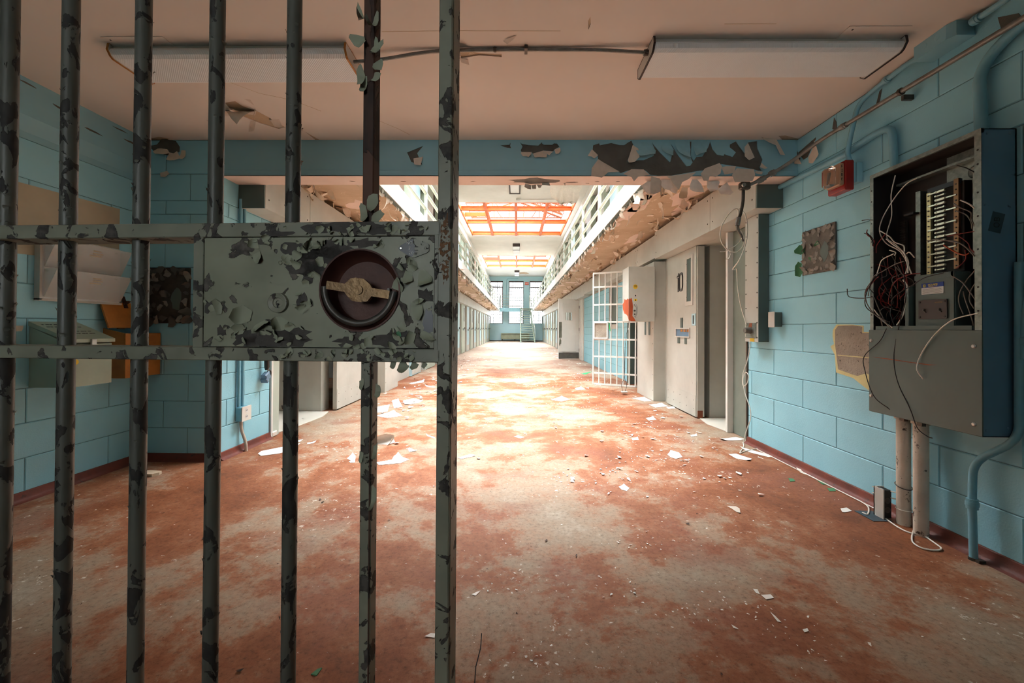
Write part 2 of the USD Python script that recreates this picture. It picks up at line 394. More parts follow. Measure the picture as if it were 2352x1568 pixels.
# worn red floor: paint, bare concrete, white dust, dark specks, painted-in hall brightness, a slight sheen
mat('red_floor', {
    'g': ('geometry', {}), 'w0': ('noise_texture', {'scale': .6, 'detail': 11., 'roughness': .7, 'distortion': .25}), 'w1': ('noise_texture', {'scale': 4.5, 'detail': 8., 'roughness': .7}), 'w2': ('math', {'math_type': 'multiply_add', 'value2': .34, 'value3': -.17}), 'w': ('math', {'math_type': 'add'}),
    'r': ('rgb_ramp', {'ramp': [(.3, s2l((104, 60, 38))), (.42, s2l((138, 82, 52))), (.475, s2l((152, 98, 68))), (.51, s2l((162, 130, 106))), (.57, s2l((160, 139, 118))), (.7, s2l((178, 165, 148)))]}),
    'q': ('noise_texture', {'scale': 1.7, 'detail': 6., 'roughness': .6}), 'qr': ('rgb_ramp', {'ramp': [(.52, (0, 0, 0)), (.62, (.55, .55, .55))]}), 'qm': ('mix', {'color2': s2l((140, 86, 66))}),
    's': ('noise_texture', {'scale': 48., 'detail': 8., 'roughness': .8}), 'sr': ('rgb_ramp', {'ramp': [(.34, (.5, .48, .46)), (.47, (.95, .95, .95)), (.6, (1.1, 1.1, 1.1)), (.7, (1.4, 1.4, 1.4))]}), 'sm': ('mix', {'mix_type': 'multiply', 'fac': 1.}),
    'd': ('noise_texture', {'scale': 26., 'detail': 8., 'roughness': .72}), 'd2': ('noise_texture', {'scale': 1.1, 'detail': 3.}), 'da': ('math', {'math_type': 'multiply_add', 'value2': .3, 'value3': -.15}), 'ds': ('math', {'math_type': 'add'}),
    'dr': ('rgb_ramp', {'ramp': [(.635, (0, 0, 0)), (.665, (.85, .85, .85))]}), 'dm': ('mix', {'color2': s2l((226, 220, 208))}),
    'xy': ('separate_xyz', {}), 'py': ('map_range', {'from_min': 6., 'from_max': 15., 'to_min': -.12, 'to_max': .62, 'clamp': True}), 'pn': ('math', {'math_type': 'multiply_add', 'value2': .9, 'value3': -.45}), 'pf': ('math', {'math_type': 'add', 'use_clamp': True}), 'pm': ('mix', {'color2': s2l((208, 192, 176))}),  # paler along y: the hall's brightness put into the floor colour
    'hr': ('map_range', {'to_min': .5, 'to_max': .8}), 'b': ('bump', {'strength': .25, 'distance': .003}), 'p': ('principled_bsdf', {'specular_ior_level': .28})},
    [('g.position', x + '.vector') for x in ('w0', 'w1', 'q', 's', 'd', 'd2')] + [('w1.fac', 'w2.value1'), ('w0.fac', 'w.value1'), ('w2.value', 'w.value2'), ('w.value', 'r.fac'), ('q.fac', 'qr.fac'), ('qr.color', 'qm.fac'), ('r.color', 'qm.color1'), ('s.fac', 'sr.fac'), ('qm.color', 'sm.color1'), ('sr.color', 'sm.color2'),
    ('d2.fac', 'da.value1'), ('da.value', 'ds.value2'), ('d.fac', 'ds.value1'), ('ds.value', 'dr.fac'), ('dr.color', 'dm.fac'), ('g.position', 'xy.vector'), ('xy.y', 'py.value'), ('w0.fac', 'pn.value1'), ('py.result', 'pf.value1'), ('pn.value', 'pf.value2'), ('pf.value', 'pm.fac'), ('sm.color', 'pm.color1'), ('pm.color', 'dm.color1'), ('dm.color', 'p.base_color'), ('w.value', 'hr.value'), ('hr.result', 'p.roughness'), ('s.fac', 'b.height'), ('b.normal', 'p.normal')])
mat('ribbed_lens', {'g': ('geometry', {}), 'w': ('wave_texture', {'wave_type': 'bands', 'bands_direction': 'diagonal', 'scale': 55., 'distortion': 0.}), 'b': ('bump', {'strength': .35, 'distance': .002}), 'p': ('principled_bsdf', {'base_color': s2l((228, 233, 236)), 'roughness': .35})},
    [('g.position', 'w.vector'), ('w.fac', 'b.height'), ('b.normal', 'p.normal')])

# outlines of bare patches and flakes, in metres on the plane they lie in
BEAM_HOLES = [[(0.566,2.4),(0.612,2.415),(0.616,2.4),(0.704,2.417),(0.762,2.401),(0.8,2.4),(0.829,2.421),(0.854,2.435),(0.867,2.404),(0.825,2.282),(0.83,2.27),(0.904,2.287),(0.946,2.287),(1.021,2.32),(1.033,2.358),(1.004,2.425),(1.029,2.391),(1.071,2.341),(1.144,2.27),(1.166,2.354),(1.137,2.425),(1.162,2.391),(1.204,2.324),(1.266,2.242),(1.295,2.245),(1.312,2.27),(1.277,2.358),(1.291,2.429),(1.303,2.425),(1.299,2.316),(1.32,2.282),(1.341,2.312),(1.386,2.316),(1.428,2.383),(1.443,2.429),(1.461,2.37),(1.494,2.329),(1.544,2.32),(1.548,2.333),(1.61,2.312),(1.635,2.345),(1.589,2.383),(1.589,2.404),(1.635,2.429),(1.66,2.391),(1.693,2.349),(1.734,2.295),(1.767,2.308),(1.726,2.391),(1.726,2.421),(1.792,2.431),(1.796,2.375),(1.833,2.291),(1.813,2.233),(1.833,2.199),(1.759,2.22),(1.635,2.241),(1.527,2.257),(1.395,2.211),(1.113,2.161),(0.996,2.173),(0.946,2.215),(0.863,2.219),(0.772,2.186),(0.68,2.244),(0.604,2.295),(0.6,2.32),(0.562,2.358)],
    [(0.012,2.424),(0.028,2.41),(0.086,2.4),(0.152,2.397),(0.183,2.424),(0.18,2.415),(0.193,2.404),(0.259,2.404),(0.271,2.415),(0.293,2.413),(0.312,2.388),(0.275,2.367),(0.265,2.353),(0.193,2.359),(0.111,2.336),(0.102,2.347),(0.027,2.348),(0.02,2.361),(0.034,2.389)],
    [(-0.136,2.4),(-0.062,2.404),(-0.064,2.412),(-0.056,2.419),(-0.06,2.396),(-0.052,2.377),(-0.078,2.38),(-0.103,2.385)],
    [(-0.841,2.344),(-0.719,2.394),(-0.765,2.338),(-0.725,2.252),(-0.808,2.271)]]
BEAM_FLAKES = [[(0.555,2.364),(0.601,2.318),(0.572,2.293),(0.551,2.309),(0.522,2.311)],
    [(0.858,2.393),(0.9,2.368),(0.91,2.305),(0.875,2.268),(0.83,2.259),(0.821,2.276)],
    [(0.601,2.286),(0.759,2.188),(0.672,2.18),(0.623,2.134),(0.544,2.146),(0.552,2.217)],
    [(0.788,2.176),(0.85,2.213),(0.942,2.211),(0.987,2.168),(0.9,2.155),(0.867,2.117),(0.851,2.151)],
    [(0.996,2.158),(1.058,2.143),(1.074,2.118),(1.062,2.034),(1.004,2.003),(0.982,2.018)],
    [(1.111,2.155),(1.33,2.189),(1.272,2.135),(1.223,2.11),(1.194,2.043),(1.157,2.101),(1.136,2.143)],
    [(1.363,2.176),(1.396,2.218),(1.507,2.26),(1.524,2.235),(1.512,2.181),(1.47,2.147),(1.429,2.16),(1.413,2.114),(1.376,2.114)],
    [(1.52,2.226),(1.553,2.235),(1.627,2.235),(1.61,2.181),(1.54,2.172)],
    [(1.631,2.218),(1.758,2.21),(1.767,2.168),(1.742,2.118),(1.61,2.106),(1.594,2.168)],
    [(1.688,2.376),(1.717,2.409),(1.767,2.301),(1.725,2.28),(1.693,2.31)],
    [(1.812,2.26),(1.861,2.222),(1.841,2.214),(1.804,2.226)],
    [(1.767,2.197),(1.824,2.192),(1.816,2.172),(1.767,2.181)],
    [(1.791,2.438),(1.914,2.463),(1.993,2.318),(1.956,2.322),(1.923,2.393)],
    [(0.02,2.335),(0.028,2.341),(0.1,2.34),(0.1,2.326),(0.078,2.302),(0.067,2.309),(0.036,2.309),(0.026,2.323)],
    [(0.111,2.328),(0.192,2.351),(0.192,2.332),(0.219,2.323),(0.213,2.298),(0.177,2.301),(0.158,2.302),(0.127,2.295)],
    [(0.192,2.352),(0.266,2.346),(0.25,2.334),(0.236,2.317),(0.217,2.328),(0.194,2.334)],
    [(0.273,2.359),(0.317,2.376),(0.319,2.348),(0.305,2.329),(0.283,2.326)],
    [(-0.787,2.288),(-0.715,2.305),(-0.734,2.239),(-0.78,2.245)]]
UNDER_FLAKES = [[(0.057,2.165),(0.105,2.153),(0.105,2.117),(0.076,2.122),(0.052,2.138)],
    [(0.107,2.153),(0.145,2.157),(0.145,2.122),(0.114,2.122)],
    [(0.15,2.157),(0.194,2.157),(0.181,2.132),(0.165,2.13)],
    [(0.191,2.182),(0.24,2.19),(0.254,2.139),(0.191,2.145)],
    [(0.24,2.19),(0.299,2.19),(0.293,2.162),(0.24,2.167)],
    [(0.352,2.177),(0.379,2.18),(0.372,2.139)]]
WALL_HOLES_RIGHT = [[(3.266,2.604),(3.151,2.544),(3.025,2.411),(2.966,2.285),(2.978,2.249),(3.099,2.303),(3.118,2.367)],
    [(2.989,2.337),(2.813,2.368),(2.813,2.356),(2.893,2.262),(2.932,2.262)],
    [(2.322,2.398),(2.305,2.406),(2.317,2.349),(2.333,2.313),(2.345,2.327)],
    [(1.754,2.383),(1.682,2.344),(1.665,2.304),(1.665,2.277),(1.742,2.324)],
    [(2.651,2.421),(2.633,2.383),(2.63,2.324),(2.666,2.353)]]
WALL_FLAKES_RIGHT = [[(2.857,2.246),(2.762,2.336),(2.757,2.226),(2.814,2.185),(2.851,2.204)],
    [(3.061,2.334),(2.947,2.277),(2.924,2.226),(3.03,2.272)]]
BARE_PATCH = [[(2.66,1.018),(2.631,1.053),(2.503,1.051),(2.428,1.043),(2.428,1.006),(2.372,1.006),(2.373,0.656),(2.39,0.658),(2.456,0.693),(2.503,0.719),(2.635,0.739),(2.645,0.853),(2.682,0.908),(2.652,0.924),(2.663,0.975)],
    [(2.642,1.018),(2.617,1.044),(2.503,1.046),(2.437,1.038),(2.437,1.001),(2.372,1.001),(2.373,0.75),(2.411,0.759),(2.471,0.736),(2.503,0.74),(2.617,0.761),(2.631,0.854),(2.642,0.919)]]
CEILING_HOLES = [[(-1.869,2.501),(-1.788,2.482),(-1.782,2.536),(-1.726,2.598),(-1.696,2.68),(-1.661,2.809),(-1.723,2.833),(-1.802,2.76),(-1.861,2.668),(-1.887,2.572)],
    [(-2.792,2.977),(-2.7,2.95),(-2.648,2.977),(-2.712,3.034),(-2.702,3.085),(-2.818,3.138),(-2.896,3.107)],
    [(1.912,2.94),(1.959,2.934),(2.08,2.981),(2.158,3.008),(2.165,3.065),(2.014,3.036)],
    [(-0.309,2.019),(-0.206,2.051),(-0.088,2.059),(-0.089,2.082),(-0.207,2.068),(-0.302,2.091)],
    [(-0.83,1.92),(-0.777,1.937),(-0.798,1.967),(-0.832,1.955)],
    [(0.321,1.838),(0.327,1.812),(0.337,1.856),(0.333,1.892)],
    [(-1.554,2.872),(-1.509,3.006),(-1.544,3.027)]]
CEILING_FLAKES = [[(-1.825,2.464),(-1.769,2.518),(-1.714,2.58),(-1.772,2.65),(-1.855,2.617),(-1.886,2.579),(-1.954,2.66),(-1.981,2.649)],
    [(-1.75,2.617),(-1.694,2.529),(-1.714,2.455),(-1.68,2.465),(-1.703,2.554)],
    [(-1.85,2.717),(-1.814,2.723),(-1.879,2.807),(-1.921,2.813)],
    [(-1.712,2.706),(-1.639,2.695),(-1.658,2.777),(-1.712,2.765)],
    [(-2.893,3.085),(-2.851,3.116),(-2.718,3.056),(-2.847,3.194),(-2.97,3.251),(-2.931,3.131)],
    [(-2.631,2.984),(-2.661,3.078),(-2.768,3.194),(-2.825,3.21)],
    [(-0.302,1.968),(-0.234,2.005),(-0.222,2.037),(-0.305,2.024)],
    [(-0.314,2.083),(-0.268,2.097),(-0.264,2.125),(-0.304,2.111)],
    [(-0.078,1.954),(-0.007,1.922),(-0.024,1.945),(-0.057,1.969)]]
FLOOR_FLAKES = [[(-2.07,3.171),(-2.085,3.238),(-2.001,3.336),(-1.874,3.441),(-1.844,3.293),(-1.904,3.176),(-2.008,3.118)],
    [(-1.97,3.545),(-1.931,3.589),(-1.91,3.493)],
    [(-1.838,3.482),(-1.782,3.538),(-1.775,3.47),(-1.814,3.443)],
    [(-1.311,3.076),(-1.32,3.205),(-1.269,3.141),(-1.235,3.048),(-1.263,3.027)],
    [(-1.268,3.007),(-1.239,3.058),(-1.211,2.989),(-1.243,2.978)],
    [(-1.055,2.993),(-0.956,3.056),(-0.968,3.15),(-0.957,3.227),(-0.891,3.12),(-0.826,3.07),(-0.866,2.98),(-1.015,2.937)],
    [(-0.915,3.346),(-0.907,3.371),(-0.817,3.278),(-0.875,3.253)],
    [(-0.862,3.788),(-0.757,3.7),(-0.752,3.656),(-0.832,3.728)],
    [(-2.487,4.654),(-2.41,4.705),(-2.318,4.637),(-2.247,4.436),(-2.357,4.367),(-2.477,4.471)],
    [(-1.625,4.571),(-1.501,4.868),(-1.312,4.583),(-1.45,4.466)],
    [(-1.804,5.071),(-1.668,5.222),(-1.563,4.814),(-1.668,4.735)],
    [(-1.738,5.535),(-1.678,5.64),(-1.456,5.085),(-1.55,5.026)],
    [(-1.588,5.541),(-1.482,5.719),(-1.305,5.554),(-1.329,5.358),(-1.469,5.23)],
    [(-1.971,7.289),(-1.809,7.795),(-1.737,7.42),(-1.901,7.178)],
    [(-1.642,7.081),(-1.414,6.88),(-1.401,6.78),(-1.556,6.873)],
    [(-0.458,3.112),(-0.372,3.212),(-0.321,3.169),(-0.425,3.092)],
    [(-0.025,3.74),(0.016,3.787),(0.076,3.728),(0.035,3.683)],
    [(1.223,3.25),(1.284,3.343),(1.338,3.298),(1.32,3.187),(1.248,3.143),(1.223,3.184)],
    [(0.659,2.578),(0.702,2.615),(0.723,2.559),(0.693,2.51),(0.666,2.53)],
    [(1.211,2.315),(1.261,2.311),(1.268,2.284),(1.237,2.219),(1.225,2.245),(1.221,2.282)],
    [(1.845,2.298),(1.891,2.31),(1.885,2.267),(1.813,2.244)],
    [(1.728,3.276),(1.795,3.29),(1.85,3.161),(1.803,3.108),(1.728,3.168)],
    [(1.918,3.46),(1.972,3.413),(2.075,3.232),(2.009,3.208),(1.934,3.317)],
    [(2.042,2.943),(2.08,2.9),(2.082,2.767),(2.046,2.75),(2.023,2.864)],
    [(1.882,3.73),(2.07,3.795),(2.128,3.738),(2.054,3.692),(1.885,3.672)],
    [(1.702,5.899),(1.907,5.983),(1.915,5.662),(1.793,5.623)],
    [(1.78,5.398),(1.992,5.501),(2.0,5.287),(1.796,5.192)],
    [(1.949,5.227),(2.064,5.261),(2.041,5.146),(1.935,5.114)],
    [(1.475,4.577),(1.583,4.649),(1.569,4.494),(1.467,4.448)],
    [(0.487,5.702),(0.676,6.003),(0.772,5.749),(0.627,5.572)],
    [(0.987,6.802),(1.132,7.012),(1.157,6.713),(0.995,6.611)],
    [(1.669,3.858),(1.746,3.893),(1.726,3.829),(1.654,3.796)],
    [(1.065,3.717),(1.14,3.764),(1.121,3.675),(1.061,3.659)],
    [(-0.298,1.311),(-0.28,1.327),(-0.266,1.325),(-0.264,1.307),(-0.283,1.31)],
    [(0.928,1.578),(0.945,1.576),(0.935,1.545),(0.926,1.555)],
    [(0.938,1.543),(0.977,1.546),(0.977,1.526),(0.941,1.516)],
    [(0.914,1.451),(0.92,1.432),(0.922,1.4),(0.91,1.404)],
    [(-0.168,1.522),(-0.149,1.537),(-0.135,1.542),(-0.152,1.515)],
    [(0.742,1.386),(0.751,1.375),(0.756,1.365),(0.74,1.37)],
    [(0.972,1.369),(0.992,1.374),(0.988,1.362),(0.968,1.354)],
    [(1.145,1.318),(1.153,1.315),(1.142,1.299),(1.139,1.306)]]
GREEN_FLAKES = [[(1.862,2.76),(1.887,2.745),(1.874,2.706),(1.834,2.698)],
    [(2.031,2.718),(2.075,2.712),(2.075,2.652),(2.014,2.65)],
    [(1.998,2.593),(2.035,2.587),(2.016,2.545),(1.974,2.544)],
    [(-0.596,1.163),(-0.585,1.182),(-0.574,1.186),(-0.577,1.16)],
    [(1.46,9.057),(1.797,9.537),(1.53,8.89)]]
PANEL_WIRES = [('white',[(2.0,2.142,1.841),(2.0,2.154,1.742),(2.0,2.164,1.633),(2.0,2.169,1.522),(2.0,2.131,1.469),(2.0,2.086,1.421),(2.0,2.068,1.366),(2.0,2.068,1.306)]),
    ('white',[(1.98,2.004,1.775),(1.98,2.055,1.76),(1.98,2.137,1.701),(1.98,2.186,1.617),(1.98,2.198,1.552),(1.98,2.171,1.487),(1.98,2.11,1.439),(1.98,2.069,1.409),(1.98,2.056,1.356),(1.98,2.035,1.302)]),
    ('white',[(1.96,2.166,1.551),(1.96,2.125,1.512),(1.96,2.097,1.475),(1.96,2.057,1.449),(1.96,2.044,1.417)]),
    ('white',[(1.955,2.125,1.499),(1.955,2.101,1.467),(1.955,2.061,1.433),(1.955,2.034,1.403),(1.955,2.03,1.343),(1.955,2.013,1.303)]),
    ('white',[(1.95,2.11,1.436),(1.95,2.078,1.419),(1.95,2.082,1.401)]),
    ('white',[(1.95,2.029,1.402),(1.95,2.008,1.406),(1.95,1.989,1.394),(1.95,1.989,1.375)]),
    ('grey',[(1.93,2.013,1.361),(1.93,2.066,1.353),(1.93,2.126,1.327),(1.93,2.17,1.306),(1.93,2.211,1.243),(1.93,2.221,1.204)]),
    ('black',[(1.925,2.162,1.314),(1.925,2.2,1.251),(1.925,2.175,1.217)]),
    ('white',[(1.935,2.062,1.408),(1.935,2.127,1.389),(1.935,2.166,1.355),(1.935,2.181,1.308)]),
    ('black',[(1.93,2.253,1.63),(1.93,2.221,1.626),(1.93,2.187,1.615)]),
    ('black',[(1.93,2.237,1.561),(1.93,2.216,1.547),(1.93,2.195,1.515),(1.93,2.18,1.475)]),
    ('red',[(1.93,2.216,1.57),(1.93,2.216,1.542),(1.93,2.19,1.504),(1.93,2.182,1.471)]),
    ('red',[(1.95,2.133,1.527),(1.95,2.182,1.48),(1.95,2.187,1.436)]),
    ('grey',[(1.97,1.818,1.59),(1.97,1.794,1.565),(1.97,1.762,1.534),(1.97,1.743,1.499),(1.97,1.735,1.461)]),
    ('white',[(1.96,1.785,1.594),(1.96,1.752,1.567),(1.96,1.727,1.538)]),
    ('grey',[(1.97,1.801,1.551),(1.97,1.778,1.527),(1.97,1.755,1.488),(1.97,1.743,1.456)]),
    ('orange',[(1.96,1.854,1.409),(1.96,1.826,1.39),(1.96,1.802,1.363),(1.96,1.769,1.347),(1.96,1.756,1.354)]),
    ('red',[(1.96,1.785,1.437),(1.96,1.759,1.398),(1.96,1.744,1.37),(1.96,1.726,1.348)]),
    ('grey',[(1.95,1.919,1.442),(1.95,1.874,1.438),(1.95,1.817,1.418),(1.95,1.77,1.393),(1.95,1.713,1.332)]),
    ('grey',[(1.96,1.898,1.444),(1.96,1.847,1.429),(1.96,1.795,1.41),(1.96,1.725,1.341)]),
    ('red',[(1.97,1.849,1.448),(1.97,1.794,1.447),(1.97,1.736,1.444)]),
    ('red',[(1.97,1.775,1.372),(1.97,1.775,1.328),(1.97,1.812,1.293)]),
    ('black',[(1.97,1.807,1.757),(1.97,1.771,1.731),(1.97,1.739,1.7)]),
    ('black',[(1.93,1.833,1.278),(1.93,1.905,1.266),(1.93,1.971,1.24),(1.93,2.027,1.21),(1.93,2.069,1.176),(1.93,2.086,1.129),(1.93,2.075,1.097),(1.93,2.057,1.042)]),
    ('black',[(1.93,2.006,1.289),(1.93,2.001,1.173),(1.93,2.051,1.026),(1.93,2.074,0.874),(1.93,2.051,0.747),(1.93,1.986,0.632),(1.93,1.935,0.551),(1.93,1.896,0.521),(1.93,1.877,0.517)]),
    ('white',[(1.925,1.697,1.09),(1.925,1.781,1.063),(1.925,1.862,0.997),(1.925,1.929,0.905),(1.925,1.939,0.833),(1.925,1.92,0.785)]),
    ('black',[(1.93,2.109,1.026),(1.93,2.145,0.959),(1.93,2.242,0.873),(1.93,2.235,0.792),(1.93,2.171,0.663),(1.93,2.097,0.604)]),
    ('black',[(1.93,2.176,1.311),(1.93,2.228,1.236),(1.93,2.222,1.142),(1.93,2.097,1.059)]),
    ('grey',[(1.925,2.17,1.31),(1.925,2.216,1.223),(1.925,2.203,1.13),(1.925,2.068,1.031)]),
    ('black',[(1.93,2.367,1.259),(1.93,2.333,1.21),(1.93,2.262,1.196),(1.93,2.18,1.197)]),
    ('red',[(1.95,2.066,1.279),(1.95,2.102,1.251),(1.95,2.123,1.204),(1.95,2.121,1.163),(1.95,2.112,1.145)]),
    ('red',[(1.945,1.946,1.292),(1.945,2.0,1.293),(1.945,2.061,1.278)]),
    ('white',[(1.94,2.038,1.272),(1.94,2.012,1.236),(1.94,2.011,1.18),(1.94,2.032,1.098),(1.94,2.05,1.042)]),
    ('grey',[(1.96,1.834,1.268),(1.96,1.784,1.231),(1.96,1.747,1.186),(1.96,1.724,1.137)]),
    ('grey',[(1.97,1.789,1.19),(1.97,1.778,1.15),(1.97,1.761,1.076),(1.97,1.738,1.018)]),
    ('grey',[(1.97,1.735,1.274),(1.97,1.767,1.237),(1.97,1.793,1.183),(1.97,1.8,1.139),(1.97,1.789,1.089)]),
    ('grey',[(1.96,1.724,1.236),(1.96,1.747,1.191),(1.96,1.756,1.148),(1.96,1.743,1.112)]),
    ('grey',[(1.95,2.16,1.076),(1.95,2.149,1.028)]),
    ('white',[(1.94,2.19,1.128),(1.94,2.136,1.066),(1.94,2.083,1.028)]),
    ('grey',[(1.95,2.2,1.195),(1.95,2.163,1.112),(1.95,2.115,1.031)]),
    ('red',[(1.925,2.132,1.3),(1.925,2.178,1.29),(1.925,2.216,1.224),(1.925,2.226,1.163)]),
    ('black',[(1.93,2.238,1.555),(1.93,2.208,1.536),(1.93,2.179,1.483)])]
LOOP_WIRE = [(1.69,3.02,1.756),(1.665,3.02,1.789),(1.661,3.02,1.919),(1.607,3.02,1.903),(1.545,3.02,1.81),(1.528,3.02,1.734),(1.545,3.02,1.663),(1.591,3.02,1.613),(1.649,3.02,1.6),(1.691,3.02,1.634),(1.709,3.02,1.684),(1.699,3.02,1.735),(1.686,3.02,1.756)]
LOOP_WIRE_2 = [(1.692,3.06,1.94),(1.73,3.06,1.91),(1.749,3.06,1.855),(1.755,3.06,1.778),(1.747,3.06,1.693),(1.721,3.06,1.608),(1.688,3.06,1.537)]
LOOP_TAIL = [(1.696,3.03,1.716),(1.684,3.03,1.687),(1.646,3.03,1.649),(1.592,3.03,1.619),(1.563,3.03,1.604),(1.533,3.03,1.604)]
LOOP_TAIL_2 = [(1.634,3.03,1.632),(1.609,3.03,1.611),(1.611,3.03,1.581),(1.596,3.03,1.552),(1.577,3.03,1.55)]
CORD_DROP = [(1.985,3.599,1.629),(1.985,3.628,1.555),(1.985,3.613,1.396),(1.985,3.557,1.216),(1.985,3.476,1.061)]
CORD_LOW = [(2.02,3.485,0.948),(2.02,3.484,0.853),(2.02,3.524,0.737),(2.02,3.591,0.607),(2.02,3.584,0.518),(2.02,3.523,0.546),(2.02,3.504,0.617),(2.02,3.55,0.638),(2.02,3.584,0.557),(2.02,3.55,0.446),(2.02,3.484,0.344),(2.02,3.471,0.253),(2.02,3.536,0.124),(2.02,3.576,0.017)]
CORD_FLOOR = [(2.042,3.614,0.006),(1.966,3.48,0.006),(1.829,3.294,0.006),(1.903,3.349,0.006),(2.062,3.415,0.006),(2.128,3.386,0.006),(2.088,3.238,0.006),(2.052,3.027,0.006),(2.051,2.844,0.006),(2.051,2.7,0.006),(2.079,2.589,0.006),(2.078,2.486,0.006),(2.057,2.376,0.006),(2.01,2.306,0.006),(1.934,2.224,0.006),(1.921,2.244,0.006)]
CORD_FLOOR_2 = [(2.112,2.5,0.006),(2.081,2.367,0.006),(2.086,2.278,0.006)]
CORD_FLOOR_3 = [(2.076,2.263,0.006),(1.989,2.178,0.006),(1.962,2.065,0.006),(1.981,2.014,0.006),(2.028,2.032,0.006),(2.052,2.067,0.006),(1.909,1.952,0.006),(1.886,1.89,0.006),(1.926,1.866,0.006),(1.975,1.882,0.006),(1.995,1.933,0.006),(2.022,2.032,0.006)]

# ------------------------------------------------------------------ the vestibule's shell
XR, XL, XC, YB, ZC, ZB = 2.09, -2.86, -2.26, 3.0, 2.44, 2.163
HL, HR, YF, ZH = -2.24, 2.10, 32.0, 5.20          # hall: cell fronts left and right, far wall, ceiling
HOLE = 'structure'


def struct(name, mesh, m, sm=35):
    return single(name, mesh, m, kind='structure', sm=sm)


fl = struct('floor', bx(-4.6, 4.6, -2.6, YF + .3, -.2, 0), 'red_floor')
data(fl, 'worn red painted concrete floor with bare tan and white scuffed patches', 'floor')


def ceiling_with_holes(poly, holes, z0, z1):
    return slab(sg.Polygon(poly).difference(unary_union([sg.Polygon(h).buffer(0) for h in holes])), z0, z1)


CE = Thing('ceiling', 'warm white painted slab ceiling with cracks and peeling spots', 'ceiling', kind='structure')
rect = lambda a0, a1, b0, b1: [(a0, b0), (a1, b0), (a1, b1), (a0, b1)]
CE.part('backing', bx(XL - .2, XR + .2, -2.6, YB + .18, ZC + .006, ZC + .2), 'bare_plaster')
CE.part('paint_layer', ceiling_with_holes(rect(XL, XR, -2.6, YB), CEILING_HOLES, ZC, ZC + .006), 'ceiling_paint', sm=False)
for i, p in enumerate(CEILING_FLAKES):
    c = np.array(p).mean(0); k = -1 if i in (0, 5, 6) else 1
    CE.part('curled_flake', frame(curl(p, c + [0, -.03 * k], PI / 2 * k, .09, .012, seed=i), (0, 0, ZC), (1, 0, 0), (0, 1, 0), (0, 0, -1)), 'ceiling_flake')
# board joints and cracks that run across the ceiling
for pts in ([(-1.72, 2.25), (-1.58, 2.4), (-1.42, 2.47), (-1.3, 2.6)], [(-.98, 2.7), (-.86, 2.83), (-.8, 2.92)], [(.96, 1.86), (1.2, 1.86)], [(-.66, 1.9), (-.3, 1.895), (.2, 1.9)]):
    CE.part('crack', slab(sg.LineString(pts).buffer(.0016, cap_style=2), -.0006, .002).apply_translation((0, 0, ZC)), 'bare_plaster', sm=False)

# beam across the opening: concrete with a coat of blue paint that has come away in patches
BM = Thing('beam', 'blue painted beam over the opening with grey peeled patch and curling paint', 'beam', kind='structure', loc=(0, YB, ZB))
BM.part('concrete_core', bx(XC - .1, XR + .1, YB + .005, YB + .18, ZB + .004, ZC), 'bare_concrete')
hole_polys = [sg.Polygon(h).buffer(0) for h in BEAM_HOLES]
skin = sg.Polygon(rect(XC, XR, ZB + .045, ZC)).difference(unary_union(hole_polys))
BM.part('paint_layer', frame(slab(skin, 0, .006), (0, YB + .0055, 0), (1, 0, 0), (0, 0, 1), (0, -1, 0)), 'blue_smooth_paint', sm=False)
lip = sg.Polygon(rect(XC, XR, ZB, ZB + .042)).difference(unary_union(hole_polys))
BM.part('lower_edge', frame(slab(lip, 0, .012), (0, YB + .0055, 0), (1, 0, 0), (0, 0, 1), (0, -1, 0)), 'blue_smooth_paint', sm=False)
under = sg.Polygon(rect(XC, XR, YB - .0065, YB + .18)).difference(unary_union([sg.Polygon(jag(14, .17, .06, .3, 5) + [.12, 3.09]), sg.Polygon(jag(9, .05, .012, .4, 7) + [.42, 3.12])] + [sg.Polygon(jag(7, .02, .006, .4, 20 + i) + [x, 3.1 + .04 * (i % 2)]) for i, x in enumerate((-.9, -.62, -.35, .55, .62, .7, .78, 1.5, -1.3))]))
BM.part('underside', slab(under, ZB - .001, ZB + .004), 'beam_under_paint', sm=False)
BM.part('exposed_patch', slab(sg.box(-.1, 3.02, .34, 3.17), ZB + .0005, ZB + .0035), 'ragged_grey', sm=False)
for i, p in enumerate(BEAM_FLAKES):
    q = np.array(p); c = q.mean(0); m = 'beige_flake'
    up = i in (2, 3, 5, 6, 7, 8, 13, 14, 15, 16)
    hinge = np.array([c[0], q[:, 1].max()]) if (up or i == 4) else np.array([c[0] + .02, c[1]])
    f = curl(p, hinge - [0, .012] if up else hinge, -PI / 2 if (up or i == 4) else PI, .35 if up else .3, .016, wob=.2, seed=i + 3)
    BM.part('curled_flake', frame(f, (0, YB - .012 - .003 * (i % 3), 0), (1, 0, 0), (0, 0, 1), (0, -1, 0)), m)
for i, (p, h) in enumerate([([(.868, 2.40), (.9, 2.425), (.96, 2.42), (1.0, 2.40), (1.03, 2.35), (1.02, 2.31), (.945, 2.28), (.905, 2.285)], 2.415), ([(1.07, 2.42), (1.14, 2.425), (1.165, 2.36), (1.145, 2.28), (1.08, 2.35)], 2.41), ([(1.17, 2.43), (1.29, 2.43), (1.29, 2.36), (1.265, 2.25), (1.2, 2.33)], 2.42), ([(1.31, 2.43), (1.43, 2.43), (1.4, 2.33), (1.345, 2.31), (1.32, 2.29)], 2.42)]):
    BM.part('curled_flake', frame(curl(p, (p[0][0], h), -PI / 2, .16, .014, seed=i + 40), (0, YB - .004, 0), (1, 0, 0), (0, 0, 1), (0, -1, 0)), 'blue_flake')
